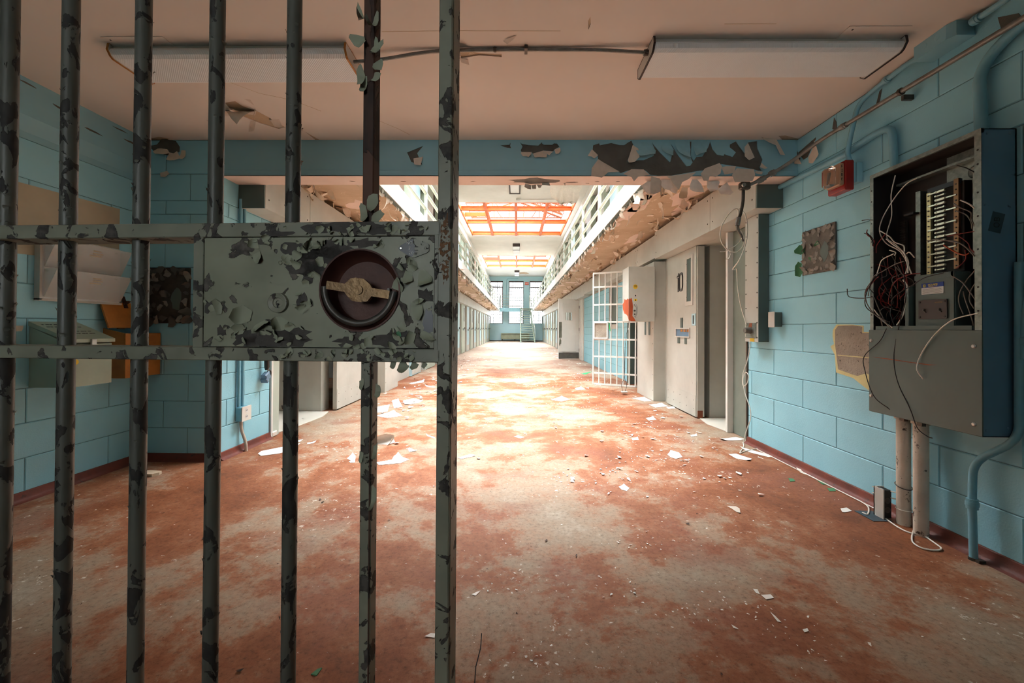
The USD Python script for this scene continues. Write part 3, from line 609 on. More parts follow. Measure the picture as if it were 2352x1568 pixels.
for i, p in enumerate(UNDER_FLAKES):
    BM.part('hanging_flake', frame(curl(p, (p[0][0], max(b for a, b in p) - .01), -PI / 2, .2, .014, seed=i + 60), (0, 3.155 - .02 * (i > 2), 0), (1, 0, 0), (0, 0, 1), (0, -1, 0)), 'beige_flake')
g = np.random.default_rng(3)
for i, x in enumerate((1.14, 1.02, 1.22, 1.36, 1.5, 1.62)):
    BM.part('hanging_flake', frame(curl(jag(9, .05, .075, .3, 80 + i) + [x, ZB - .02 - .05 * (i % 2)], (x, ZB - .02), -PI / 2, .12, .014, seed=i + 80), (0, 3.06 + .03 * (i % 3), 0), (1, 0, 0), (0, 0, 1), (0, -1, 0)), 'white_flake')


# block walls: every block a mesh of its own, its edges eased, over a backing that shows in the joints
def block(a0, a1, b0, b1, d=.03, e=.004):
    v = [(a0, b0, -d), (a1, b0, -d), (a1, b1, -d), (a0, b1, -d), (a0, b0, -e), (a1, b0, -e), (a1, b1, -e), (a0, b1, -e), (a0 + e, b0 + e, 0), (a1 - e, b0 + e, 0), (a1 - e, b1 - e, 0), (a0 + e, b1 - e, 0)]
    f = []
    for k in (0, 4):
        for i in range(4):
            j = (i + 1) % 4; f += [[k + i, k + j, k + 4 + j], [k + i, k + 4 + j, k + 4 + i]]
    return tm(v, f + [[8, 9, 10], [8, 10, 11]])


LEVELS = [0, .245, .448, .651, .855, 1.058, 1.261, 1.464, 1.668, 1.871, 1.976, 2.18, ZC]


def block_wall(T, o, ea, en, a0, a1, L, ph_even, ph_odd, levels=LEVELS, m='blue_block_paint', seed=0, gap=.0016):
    g = np.random.default_rng(seed)
    for i, (z0, z1) in enumerate(zip(levels[:-1], levels[1:])):
        ph = ph_odd if i % 2 else ph_even
        xs = [a0] + [x for x in np.arange(ph - 60 * L, ph + 60 * L, L) if a0 + .03 < x < a1 - .03] + [a1]
        for x0, x1 in zip(xs[:-1], xs[1:]):
            b = block(x0 + gap, x1 - gap, z0 + gap, z1 - gap, e=.0035 + .001 * g.random()); b.vertices[:, 2] += g.uniform(-.0008, .0008)
            T.part('block', frame(b, o, ea, (0, 0, 1), en), m, sm=False)


Z3 = (0, 0, 1)
WR = Thing('wall_right', 'pale blue painted concrete block wall on the right', 'wall', kind='structure')
WR.part('backing', bx(XR + .004, XR + .2, -2.6, 3.628, 0, ZC), 'joint_paint')
block_wall(WR, (XR, 0, 0), (0, 1, 0), (-1, 0, 0), .82, 3.628, .634, 2.306, 2.635, seed=1)
WR.part('yellow_edge', frame(slab(BARE_PATCH[0], 0, .0018), (XR, 0, 0), (0, 1, 0), Z3, (-1, 0, 0)), 'old_yellow_paint', sm=False)
WR.part('bare_patch', frame(slab(BARE_PATCH[1], .0018, .0026), (XR, 0, 0), (0, 1, 0), Z3, (-1, 0, 0)), 'porous_block', sm=False, label='bare porous grey patch where the paint came off')
WR.part('mortar_line', bx(XR - .0034, XR - .002, 2.38, 2.62, .85, .856), 'old_yellow_paint')
for h in WALL_HOLES_RIGHT:
    WR.part('bare_spot', frame(slab(h, 0, .0012), (XR, 0, 0), (0, 1, 0), Z3, (-1, 0, 0)), 'bare_concrete', sm=False)
for i, p in enumerate(WALL_FLAKES_RIGHT):
    c = np.array(p).mean(0)
    WR.part('curled_flake', frame(curl(p, c + [.02, .02], PI * .8, .2, .014, seed=i), (XR - .02, 0, 0), (0, 1, 0), Z3, (-1, 0, 0)), 'beige_flake')
for i, (y, z, sx, sz) in enumerate([(1.655, .85, .035, .07), (1.66, .78, .03, .05)]):
    WR.part('curled_flake', frame(curl(jag(9, sx, sz, .3, i + 8) + [y, z], (y + .01, z), PI, .05, .01, seed=i), (XR - .004, 0, 0), (0, 1, 0), Z3, (-1, 0, 0)), 'green_flake' if i else 'beige_flake')

WL = Thing('wall_left', 'blue painted concrete block wall seen through the bars on the left', 'wall', kind='structure')
WL.part('backing', bx(XL - .2, XL - .004, -2.6, YB + .1, 0, ZC), 'joint_paint')
block_wall(WL, (XL, 0, 0), (0, 1, 0), (1, 0, 0), .82, YB, .474, 2.29, 2.527, levels=LEVELS[:10] + [2.1], seed=2)
ledge = [(0, 2.1), (.0, 2.14), (.03, 2.225), (.03, ZC), (-.02, ZC), (-.02, 2.1)]
WL.part('bond_beam', frame(slab([(a, b) for a, b in ledge], 0, 2.18), (XL, YB, 0), (1, 0, 0), Z3, (0, -1, 0)), 'blue_smooth_paint', sm=False, label='smooth blue band along the top')
WL.part('unpainted_patch', frame(slab([(2.205, 1.836), (2.82, 1.856), (2.816, 1.18), (2.4, 1.18), (2.4, 1.435), (2.2, 1.425)], 0, .0015), (XL, 0, 0), (0, 1, 0), Z3, (1, 0, 0)), 'tan_patch_paint', sm=False, label='tan rectangle left unpainted where a board hung')
WL.part('curled_flake', frame(curl(jag(7, .03, .02, .3, 3) + [2.24, 1.0], (2.24, 1.0), 0, .03, .01, seed=2), (XL + .002, 0, 0), (0, 1, 0), Z3, (1, 0, 0)), 'tan_flake')
for i, y in enumerate((2.25, 2.42, 2.6, 2.78, 2.88)):
    WL.part('crack', frame(slab(jag(6, .05, .006, .5, i + 30) + [y, ZC - .03 - .05 * (i % 3)], 0, .0012), (XL + .03, 0, 0), (0, 1, 0), Z3, (1, 0, 0)), 'bare_concrete', sm=False)

WN = Thing('wall_return', 'blue block return wall facing the gate', 'wall', kind='structure')
WN.part('backing', bx(XL - .1, XC - .004, YB + .004, YB + .2, 0, ZC), 'joint_paint')
block_wall(WN, (0, YB, 0), (1, 0, 0), (0, -1, 0), XL + .002, XC, .385, -2.5, -2.689, seed=3)
for i, (p, k) in enumerate([(jag(8, .06, .035, .3, 11) + [-2.72, 2.34], 1), (jag(8, .05, .05, .3, 12) + [-2.63, 2.30], 1), (jag(7, .03, .05, .3, 13) + [-2.55, 2.3], 1), (jag(5, .035, .03, .3, 14) + [-2.69, 2.17], 0)]):
    c = np.array(p).mean(0)
    WN.part('curled_flake', frame(curl(p, c + [0, .03], -PI / 2, .08, .012, seed=i), (0, YB - .006, 0), (1, 0, 0), Z3, (0, -1, 0)), 'tan_flake' if k else 'beige_flake')
WN.part('bare_spot', frame(slab(jag(10, .1, .06, .3, 15) + [-2.7, 2.38], 0, .0015), (0, YB - .001, 0), (1, 0, 0), Z3, (0, -1, 0)), 'bare_concrete', sm=False)

WC = Thing('wall_corridor', 'sunlit blue block wall beyond the corner on the left', 'wall', kind='structure')
WC.part('backing', bx(XC - .2, XC - .004, YB + .2, 3.62, 0, ZH), 'joint_paint')
block_wall(WC, (XC, 0, 0), (0, 1, 0), (1, 0, 0), YB + .001, 3.62, .4, 3.28, 3.48, levels=LEVELS[:-1] + [2.36], seed=4)

# front wall with the gate's opening, and the dark room behind the camera
FW = struct('wall_front', [bx(XL, -1.13, .62, .8, 0, ZC), bx(1.25, XR, .62, .8, 0, ZC), bx(-1.13, 1.25, .62, .8, 2.2, ZC)], 'blue_smooth_paint')
struct('wall_back', frame(slab(sg.box(XL - .2, 0, XR + .2, ZC).difference(sg.box(-1.65, 1.0, -.35, 2.1)), 0, .2), (0, -2.8, 0), (1, 0, 0), (0, 0, 1), (0, 1, 0)), 'blue_smooth_paint', sm=False)
W = Thing('window_5', kind='structure', loc=(-1.0, -2.7, 1.0))  # added window, unseen, made for the rear fill light
W.part('window_frame', frame(slab(sg.box(-1.65, 1.0, -.35, 2.1).difference(unary_union([sg.box(-1.6 + .62 * i, 1.05 + .53 * j, -1.04 + .62 * i, 1.52 + .53 * j) for i in range(2) for j in range(2)])), 0, .05), (0, -2.72, 0), (1, 0, 0), (0, 0, 1), (0, 1, 0)), 'dark_frame_paint', sm=False)
W.part('pane', bx(-1.65, -.35, -2.70, -2.695, 1.0, 2.1), 'pane_glass')


def base_strip(a, b, n, h=.055, t=.02):
    """Coved red base from a to b with outward normal n."""
    a, b, n = np.array(a, float), np.array(b, float), np.array(n, float); d = b - a; l = np.linalg.norm(d); d /= l
    prof = [(0, 0), (.045, 0), (.03, .006), (.016, .02), (.01, h - .004), (.006, h), (0, h)]
    m = frame(slab(prof, 0, l), (0, 0, 0), (1, 0, 0), (0, 1, 0), (0, 0, 1)); v = m.vertices
    m.vertices = a + v[:, :1] * n + v[:, 1:2] * [0, 0, 1] + v[:, 2:3] * d; m.fix_normals(); return m


struct('baseboard_right', base_strip((XR, .8, 0), (XR, 3.628, 0), (-1, 0, 0)), 'base_red_paint', 50)
struct('baseboard_left', base_strip((XL, .8, 0), (XL, YB, 0), (1, 0, 0)), 'base_red_paint', 50)
struct('baseboard_return', base_strip((XL, YB, 0), (XC, YB, 0), (0, -1, 0)), 'base_red_paint', 50)
struct('baseboard_corridor', base_strip((XC, YB, 0), (XC, 3.62, 0), (1, 0, 0)), 'base_red_paint', 50)

# ------------------------------------------------------------------ the cell hall
def hall_ceiling():
    p = sg.Polygon(rect(HL - .3, HR + .3, YB + .18, YF + .3))
    for a, b in (SK0, SK1, SK2): p = p.difference(sg.box(SKX[0], a, SKX[1], b))
    return slab(p, ZH, ZH + .3)


HC = Thing('hall_ceiling', 'white hall ceiling with two large roof light openings', 'ceiling', kind='structure', loc=(0, 3.2, ZH))
HC.part('slab', hall_ceiling(), 'hall_ceiling_paint', sm=False)
for a, b in (SK0, SK1, SK2):
    HC.part('curb', [bx(SKX[0] - .1, SKX[0], a - .1, b + .1, ZH + .3, ZH + .75), bx(SKX[1], SKX[1] + .1, a - .1, b + .1, ZH + .3, ZH + .75), bx(SKX[0], SKX[1], a - .1, a, ZH + .3, ZH + .75), bx(SKX[0], SKX[1], b, b + .1, ZH + .3, ZH + .75)], 'white_hall_paint')
struct('wall_near_gable', bx(HL - .3, HR + .3, YB, YB + .18, ZC + .2, ZH + .3), 'white_hall_paint')
HC.part('bare_spot', frame(slab(jag(12, .42, .5, .35, 4) + [.45, 30.0], 0, .003), (0, 0, ZH), (1, 0, 0), (0, 1, 0), (0, 0, -1)), 'bare_plaster', sm=False)
HC.part('bare_spot', frame(slab(jag(10, .16, .22, .2, 6) + [1.44, 11.2], 0, .003), (0, 0, ZH), (1, 0, 0), (0, 1, 0), (0, 0, -1)), 'oak_wood', sm=False)
for i in range(7):
    HC.part('hanging_flake', frame(curl(jag(9, .22, .45, .35, 50 + i) + [1.1 + .1 * i, 11.6 + .1 * (i % 3)], (1.15 + .08 * i, 11.45), PI / 2, .3, .06, seed=i), (0, 0, ZH - .01), (1, 0, 0), (0, 1, 0), (0, 0, -1)), 'white_flake')

# roof lights: orange steel grid in the opening, rusty trusses and glazing above
for si, ((a, b), ys, extra) in enumerate(((SK1, (14.2, 15.95, 17.9), 15.05), (SK2, (23.0, 25.1, 27.2), 24.0), (SK0, (4.7, 6.45, 8.3), 5.5))):
    word = ('near', 'far', 'added, unseen overhead beyond the beam,')[si]
    R = Thing('roof_light', f'{word} roof light with orange steel beams under bright glazing', 'skylight', 'roof lights of the hall', loc=((SKX[0] + SKX[1]) / 2, (a + b) / 2, ZH))
    for x in (-1.13, -.06, 1.02):
        R.part('long_beam', [bx(x - .05, x + .05, a, b, ZH + .02, ZH + .035), bx(x - .006, x + .006, a, b, ZH + .03, ZH + .15), bx(x - .05, x + .05, a, b, ZH + .14, ZH + .155)], 'orange_steel')
    for y in ys:
        R.part('cross_beam', [bx(SKX[0], SKX[1], y - .05, y + .05, ZH + .03, ZH + .045), bx(SKX[0], SKX[1], y - .008, y + .008, ZH + .04, ZH + .17), bx(SKX[0], SKX[1], y - .05, y + .05, ZH + .16, ZH + .175)], 'orange_steel')
    for x in (SKX[0] + .02, SKX[1] - .02):
        R.part('edge_beam', bx(x - .02, x + .02, a, b, ZH + .03, ZH + .17), 'orange_steel')
    R.part('infill_plate', bx(SKX[0] + .05, -1.16, extra - .25 if si == 1 else extra - .03, extra + .75 if si == 1 else extra + .03, ZH + .05, ZH + .07 if si == 1 else ZH + .2), 'orange_steel')
    ridge, side = ZH + 1.5, ZH + .75; xm = (SKX[0] + SKX[1]) / 2
    for y in np.linspace(a + .3, b - .3, 5):
        R.part('truss', [cyl((SKX[0], y, side), (xm, y, ridge), .035, 6), cyl((SKX[1], y, side), (xm, y, ridge), .035, 6), cyl((SKX[0], y, side), (SKX[1], y, side), .03, 6)] +
               [cyl((xm + s * 2 * t, y, side), (xm + s * 2 * (t + .17 if k % 2 else t), y, side + (1 - t) * .72), .02, 5) for s in (-1, 1) for k, t in enumerate((.16, .33, .5, .66, .83))], 'rust_steel', sm=50)
    for s, xe in ((-1, SKX[0]), (1, SKX[1])):
        for y in np.linspace(a, b, 9):
            R.part('glazing_bar', cyl((xe, y, side + .05), (xm, y, ridge + .05), .012, 5), 'rust_steel')
        ys2 = np.linspace(a, b, 5)
        for y0, y1 in zip(ys2[:-1], ys2[1:]):
            q = tm([(xe, y0 + .01, side + .07), (xe, y1 - .01, side + .07), (xm, y1 - .01, ridge + .07), (xm, y0 + .01, ridge + .07)], [[0, 1, 2], [0, 2, 3]])
            R.part('pane', q, 'pane_glass', sm=False)
    R.part('eaves_bar', [cyl((SKX[0], a, side), (SKX[0], b, side), .02, 6), cyl((SKX[1], a, side), (SKX[1], b, side), .02, 6), cyl((xm, a, ridge), (xm, b, ridge), .025, 6)], 'rust_steel')

# lamps and boxes on the hall ceiling
t = Thing('ceiling_light', 'small square ceiling light with dark maroon frame just inside the hall', 'light', loc=(-.09, 11.75, ZH))
t.part('frame', [bx(-.26, .08, y - .03, y + .03, ZH - .07, ZH) for y in (11.35, 12.15)] + [bx(x - .02, x + .02, 11.35, 12.15, ZH - .07, ZH) for x in (-.24, .06)], 'dark_frame_paint')
t.part('lens', bx(-.22, .04, 11.38, 12.12, ZH - .055, ZH), 'lens_white')
t = Thing('junction_box', 'round conduit junction box on the hall ceiling before the roof light', 'junction box', loc=(.02, 12.8, ZH))
t.part('box', mv(lathe([(0, -.06), (.07, -.06), (.075, -.02), (.075, 0), (0, 0)], 14), .02, 12.8, ZH), 'fixture_metal')
t.part('conduit', cyl((.08, 12.8, ZH - .03), (1.9, 12.75, ZH - .03), .016, 8), 'fixture_metal')
for i, (x, y0, y1) in enumerate(((-.06, 19.6, 21.6), (-.03, 28.6, 30.6))):
    t = Thing('pendant_light', ('boxy white hall light between the two roof lights', 'boxy white hall light beyond the far roof light')[i], 'light', 'boxy hall ceiling lights', loc=(x, (y0 + y1) / 2, ZH))
    t.part('housing', bx(x - .17, x + .17, y0, y1, ZH - .14, ZH, .01), 'fixture_metal')
    t.part('end_plate', bx(x - .175, x + .175, y0 - .03, y0, ZH - .15, ZH), 'dark_frame_paint')
    t.part('middle_plate', bx(x - .175, x + .175, y0 + .9, y0 + .96, ZH - .15, ZH), 'dark_frame_paint')

# far wall with three tall barred windows
WX = [(-2.2, -1.15), (-.68, .51), (1.0, 2.04)]
WZ = (1.41, 4.84)
FWL = Thing('wall_far', 'pale blue far end wall of the hall', 'wall', kind='structure', loc=(0, YF, 0))
fp = sg.Polygon(rect(HL - .3, HR + .3, 0, ZH)).difference(unary_union([sg.box(a, WZ[0], b, WZ[1]) for a, b in WX]))
FWL.part('masonry', frame(slab(fp, -.3, 0), (0, YF, 0), (1, 0, 0), Z3, (0, -1, 0)), 'far_blue_brightened', sm=False)
FWL.part('dark_base', bx(HL, HR, YF - .012, YF, 0, .07), 'dark_frame_paint')
FWL.part('conduit', tube(rounded([(.1, YF - .02, 5.02), (-.85, YF - .02, 5.0), (-.9, YF - .02, 2.7)], .15), .018, 6), 'pipe_blue_paint')
for i, (a, b) in enumerate(WX):
    W = Thing(f'window_{i + 1}', kind='structure', loc=((a + b) / 2, YF, WZ[0]))
    yy = YF + .06
    W.part('window_frame', [bx(a, a + .045, yy - .04, yy + .04, WZ[0], WZ[1]), bx(b - .045, b, yy - .04, yy + .04, WZ[0], WZ[1]), bx(a, b, yy - .05, yy + .05, WZ[1] - .1, WZ[1]), bx(a, b, yy - .05, yy + .05, 4.3, 4.38), bx(a, b, yy - .04, yy + .04, WZ[0], WZ[0] + .04)], 'dark_frame_paint')
    W.part('window_sill', bx(a, b, YF - .03, YF + .2, WZ[0] - .04, WZ[0]), 'far_blue_brightened')
    for x in np.linspace(a, b, 8)[1:-1]:
        W.part('upright_bar', cyl((x, yy, WZ[0]), (x, yy, WZ[1]), .017, 5), 'dark_frame_paint')
    for z in np.arange(WZ[0] + .24, WZ[1] - .1, .235):
        W.part('cross_bar', bx(a, b, yy - .012, yy + .012, z - .014, z + .014), 'dark_frame_paint')
    W.part('pane', bx(a, b, yy + .06, yy + .066, WZ[0], WZ[1]), 'pane_glass')
t = Thing('exit_sign', 'small red exit sign on the far blue wall between windows', 'sign', loc=(.76, YF, 4.62))
t.part('board', bx(.6, .92, YF - .03, YF - .001, 4.52, 4.74), 'exit_red')
t.part('lettering', frame(text('EXIT', .11, .002, True), (.76, YF - .0302, 4.63), (1, 0, 0), Z3, (0, -1, 0)), 'sign_white')
t = Thing('radiator', 'long olive radiator cabinet low on the far wall', 'radiator', loc=(-.3, YF, .12))
t.part('cabinet', bx(-1.28, 1.0, YF - .28, YF - .02, .16, .64, .02), 'olive_paint')
t.part('grille', [bx(-1.2, .92, YF - .286, YF - .28, z, z + .012) for z in (.52, .55, .58)], 'dark_frame_paint')
for x in (-1.2, -.2, .85): t.part('foot', bx(x, x + .06, YF - .25, YF - .05, 0, .17), 'dark_frame_paint')

# stair and catwalk at the far end
t = Thing('catwalk', 'pale steel catwalk across the far end of the hall with five-rail balustrade', 'catwalk', loc=(-.1, 31.4, 2.4))
t.part('deck', bx(HL, HR, 30.9, YF, 2.5, 2.6), 'stair_paint')
t.part('fascia', bx(-1.33, .27, 30.86, 30.9, 2.33, 2.62), 'blue_smooth_paint')
for i, x in enumerate((-1.3, -.5, .27, .95)):
    t.part('post', cyl((x, 30.92, 2.6), (x, 30.92, 3.62), .022, 8), 'rail_paint')
for z in (2.78, 2.98, 3.18, 3.38, 3.6):
    t.part('rail', [cyl((-1.33, 30.92, z), (.27, 30.92, z), .018, 6), cyl((.95, 30.92, z), (1.2, 30.92, z), .018, 6)], 'rail_paint')
t = Thing('stair', 'steep pale green steel stair climbing to the far catwalk', 'stair', loc=(.75, 29.6, 0))
sx0, sx1, n = .27, 1.12, 14
for k in range(n):
    f = (k + 1) / (n + 1); y, z = 29.35 + 1.35 * f, 2.55 * f; xa, xb = sx0, 1.3 - .3 * f
    t.part('tread', bx(xa, xb, y - .11, y + .11, z - .02, z + .02), 'stair_paint')
for xa, xb in ((sx0, sx0), (1.32, .98)):
    t.part('stringer', tube([(xa, 29.3, 0), (xb, 30.72, 2.62)], .05, 4), 'stair_paint')
    t.part('handrail', [tube(rounded([(xa, 29.35, .1), (xa, 29.35, .95), (xb, 30.66, 3.5), (xb, 30.78, 3.6)], .15), .02, 6)] + [cyl((xa + (xb - xa) * f, 29.35 + 1.38 * f, 2.6 * f), (xa + (xb - xa) * f, 29.35 + 1.38 * f, 2.6 * f + .93), .016, 6) for f in (.33, .66, 1.)], 'rail_paint')

# ------------------------------------------------------------------ cell fronts, lintels, balconies: one builder for both sides, s = -1 left, +1 right
X0 = {-1: HL, 1: HR}
EDGE = {-1: -1.35, 1: 1.195}


def sx(s, d):
    """x of a plane that stands d metres out from the cell front towards the hall."""
    return X0[s] - s * d


BAYS = [8.3 + 3.05 * k for k in range(8)]


def cell_front(s):
    side = 'left' if s < 0 else 'right'
    W = Thing(f'cell_fronts_{side}', f'row of cell fronts under the {side} balcony', 'wall', kind='structure', loc=(X0[s], 3.7, 0))
    xb = lambda d0, d1, *r: bx(sx(s, d0), sx(s, d1), *r)
    # back of the cells, and partitions between openings
    W.part('cell_back', xb(-2.2, -2.3, 3.2, YF + .2, 0, 5.3), 'pale_green_paint')
    W.part('cell_partition', [xb(-.12, -2.2, y - .1, y + .1, 0, 2.42) for y in [4.72 if s > 0 else 4.88] + [b - .2 for b in BAYS] + [YF]], 'grey_door_paint')
    W.part('near_partition', xb(-.2, -2.2, 3.2, 3.4, 0, 5.3), 'white_hall_paint')
    for k, b in enumerate(BAYS):
        if s > 0 and k < 2: continue
        # pier behind door a, recess, pier behind door b
        W.part('pier', xb(-.12, -.03, b, b + .80, 0, 2.0), 'grey_door_paint')
        W.part('pier', xb(-.16, -.03, b + 1.4, b + 2.35, 0, 2.0), 'grey_door_paint')
        W.part('jamb', xb(.02, -.12, b + 1.34, b + 1.40, 0, 2.0), 'grey_door_paint')
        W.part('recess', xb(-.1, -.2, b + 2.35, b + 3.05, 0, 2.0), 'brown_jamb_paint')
        W.part('jamb', xb(.04, -.12, b + 2.95, b + 3.05, 0, 2.0), 'grey_door_paint')
    W.part('head', xb(-.03, -.3, 3.2, YF, 1.985, 2.42), 'grey_door_paint')
    return W


def lintel(s):
    """Steel lintel casing: panels with screws along the head of the cell fronts."""
    side = 'left' if s < 0 else 'right'
    T = Thing('lintel_casing', f'long grey sheet steel lintel casing over the {side} row of cells', 'lintel', 'lintel casings', loc=(X0[s], 3.17, 1.98))
    segs = ([(3.17, 3.92, .215), (3.92, 5.49, .215), (5.49, 6.5, .16), (6.5, 8.3, .16), (8.3, 11.6, .16)] if s > 0 else [(3.2, 3.9, .19), (3.9, 5.49, .19), (5.49, 7.0, .15), (7.0, 8.3, .15), (8.3, 9.8, .15), (9.8, 11.35, .15)])
    y = segs[-1][1]
    while y < YF - .1:
        segs.append((y, min(y + 1.525, YF), .15)); y += 1.525
    for i, (a, b, d) in enumerate(segs):
        low = 1.98 if i < 2 or s < 0 else (1.98 if i > 4 else 2.02)
        T.part('panel', bx(sx(s, -.02), sx(s, d), a + .002, b - .002, low, 2.345, .002), 'grey_door_paint')
        if a < 9:
            for yy in (a + .05, b - .05):
                for z in (low + .08, 2.29):
                    T.part('screw', frame(lathe([(0, .004), (.005, .003), (.008, 0)], 8), (sx(s, d), yy, z), (0, 1, 0), Z3, (-s, 0, 0)), 'dark_steel')
    T.part('end_cap', bx(sx(s, -.02), sx(s, segs[0][2] - .002), segs[0][0] - .012, segs[0][0], 1.978, 2.345), 'panel_grey_paint' if s < 0 else 'panel_grey_paint', label='dark grey end of the casing')
    return T


def balcony(s):
    side = 'left' if s < 0 else 'right'; e = EDGE[s]
    B = Thing(f'balcony_{side}', f'white edged {side} balcony with bare tan soffit and hanging strips of paint', 'balcony', kind='structure', loc=(e, 3.2, 2.4))
    y0, y1 = YB + .18, YF
    B.part('slab', bx(e, X0[s] + s * .1, y0, y1, 2.425, 2.56), 'bare_plaster', sm=False)
    B.part('fascia', bx(e - s * .008, e + s * .01, y0, y1, 2.405, 2.62), 'white_hall_paint')
    B.part('flange', bx(e, e + s * .055, y0, y1, 2.402, 2.412), 'panel_grey_paint')
    # paint still on the soffit: sheets with ragged edges
    g = np.random.default_rng(11 + s); w = abs(X0[s] - e)
    sheets = []
    for y in np.arange(3.3, 31, .42):
        for d in (g.uniform(.1, .2), g.uniform(.5, .85)):
            if g.random() < .55:
                sheets.append(frame(slab(jag(11, g.uniform(.06, .16), g.uniform(.12, .36), .4, int(g.integers(1e6))) + [e + s * d * w, y], 0, .002), (0, 0, 2.425), (1, 0, 0), (0, 1, 0), (0, 0, -1)))
    B.part('soffit_paint', cat(sheets), 'beam_under_paint', kind='stuff', sm=False)
    st = []
    for y in np.concatenate([np.arange(3.25, 12, .085), np.arange(12, 31, .16)]):   # strips along the balcony edge
        y = y + g.uniform(-.05, .05); L, wd = g.choice([.05, .08, .12, .2], p=[.35, .35, .22, .08]), g.uniform(.02, .05)
        if g.random() < .8:
            f = curl([(-wd, 0), (wd, 0), (wd * g.uniform(.5, 1), -L * .6), (wd * g.uniform(-.3, .5), -L), (-wd * g.uniform(.3, 1), -L * .7)], (0, -L * .3), -PI / 2 + g.uniform(-.6, .6), g.uniform(.03, .12), .03, seed=int(g.integers(99)))
            r = g.uniform(-.5, .5); st.append(frame(f, (e + s * g.uniform(.0, .05), y, 2.408), (math.sin(r), math.cos(r), 0), Z3, (s * math.cos(r), -s * math.sin(r), 0)))
    B.part('edge_strips', cat(st), 'white_flake', kind='stuff')
    st = []
    for y in np.concatenate([np.arange(3.25, 12, .11), np.arange(12, 31, .17)]):    # strips and rolls over the soffit
        d = g.choice([g.uniform(.1, .5), g.uniform(.6, .85)]); L, wd = g.choice([.045, .08, .15], p=[.5, .35, .15]) * g.uniform(.8, 1.2), g.uniform(.015, .05)
        f = curl(jag(8, wd, L * .8, .35, int(g.integers(1e6))), (0, L * g.uniform(-.3, .2)), -PI / 2, g.uniform(.03, .1), .035, seed=int(g.integers(99)))
        r = g.uniform(0, 2 * PI); tilt = g.uniform(-.2, .9)
        eb = np.array([math.cos(r) * math.cos(tilt), math.sin(r) * math.cos(tilt), math.sin(tilt)]); ea = np.array([-math.sin(r), math.cos(r), 0])
        st.append(frame(f, (e + s * d * w, y + g.uniform(-.05, .05), 2.423 - L * .8 * max(0, math.sin(tilt))), ea, eb, np.cross(ea, eb) * (-1 if np.cross(ea, eb)[2] > 0 else 1)))
    for k in range(110):                                                             # longer rags, thickest near the beam
        y = 3.25 + 9 * g.random() ** 1.6; d = g.choice([g.uniform(.02, .25), g.uniform(.62, .93)]); L, wd = g.uniform(.07, .2), g.uniform(.02, .06); r = g.uniform(-.6, .6)
        f = curl(jag(11, wd, L * .55, .35, int(g.integers(1e6))) - [0, L * .5], (0, -L * .25), -PI / 2 + g.uniform(-.5, .5), g.uniform(.04, .14), .03, seed=int(g.integers(99)))
        st.append(frame(f, (e + s * d * w, y, 2.423), (math.sin(r), math.cos(r), 0), Z3, (-s * math.cos(r), s * math.sin(r), 0)))
    B.part('soffit_strips', cat(st), 'tan_flake', kind='stuff')
    # balustrade, fixed in the kerb
    R = Thing('balcony_railing', f'pale three-rail steel balustrade along the {side} balcony', 'railing', 'balcony railings', loc=(e, 3.2, 2.62))
    x = e + s * .02
    for y in np.arange(4.42, 31, 1.487):
        R.part('post', bx(x - .02, x + .02, y - .03, y + .03, 2.5, 3.28, .006), 'rail_paint')
    for z in (2.79, 3.02, 3.25):
        R.part('rail', tube([(x, 3.2, z), (x, 30.9, z)], .024, 8), 'rail_paint')
    # upper cell fronts
    U = Thing(f'wall_upper_{side}', f'upper tier of cell fronts on the {side}', 'wall', kind='structure', loc=(X0[s], 3.2, 2.56))
    U.part('head_band', bx(X0[s], X0[s] + s * .2, y0, YF, 4.78, ZH), 'white_hall_paint')
    U.part('ledge', bx(X0[s] - s * .1, X0[s], y0, YF, 4.74, 4.80), 'white_hall_paint')
    for k, b in enumerate([5.25 - 3.05] + [5.25] + BAYS):
        a = lambda d0, d1, f0, f1, *z: bx(sx(s, d0), sx(s, d1), max(b + f0, y0), min(b + f1, YF), *(z or (2.56, 4.76)))
        if b + .8 > y0: U.part('panel', a(-.12, 0, 0, .8), 'upper_blue_paint')
        if b + 1.4 > y0: U.part('jamb', a(-.12, .03, 1.3, 1.4), 'upper_green_paint')
        U.part('panel', a(-.14, -.02, 1.4, 2.3), 'upper_green_paint')
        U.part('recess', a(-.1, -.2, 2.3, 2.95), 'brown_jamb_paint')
        U.part('jamb', a(-.12, .04, 2.9, 3.05), 'upper_green_paint')
        if b + .8 > y0: U.part('over_panel', a(-.06, -.02, .8, 1.4, 4.3, 4.76), 'grey_door_paint')
    struct(f'wall_upper_back_{side}', bx(X0[s] + s * .6, X0[s] + s * .7, y0, YF, 2.56, ZH), 'panel_grey_paint')


for s in (-1, 1):
    cell_front(s); lintel(s); balcony(s)
struct('roof_slab', [bx(HL - 2.6, HL - .28, YB, YF + .3, ZH, ZH + .3), bx(HR + .28, HR + 2.6, YB, YF + .3, ZH, ZH + .3)], 'white_hall_paint')


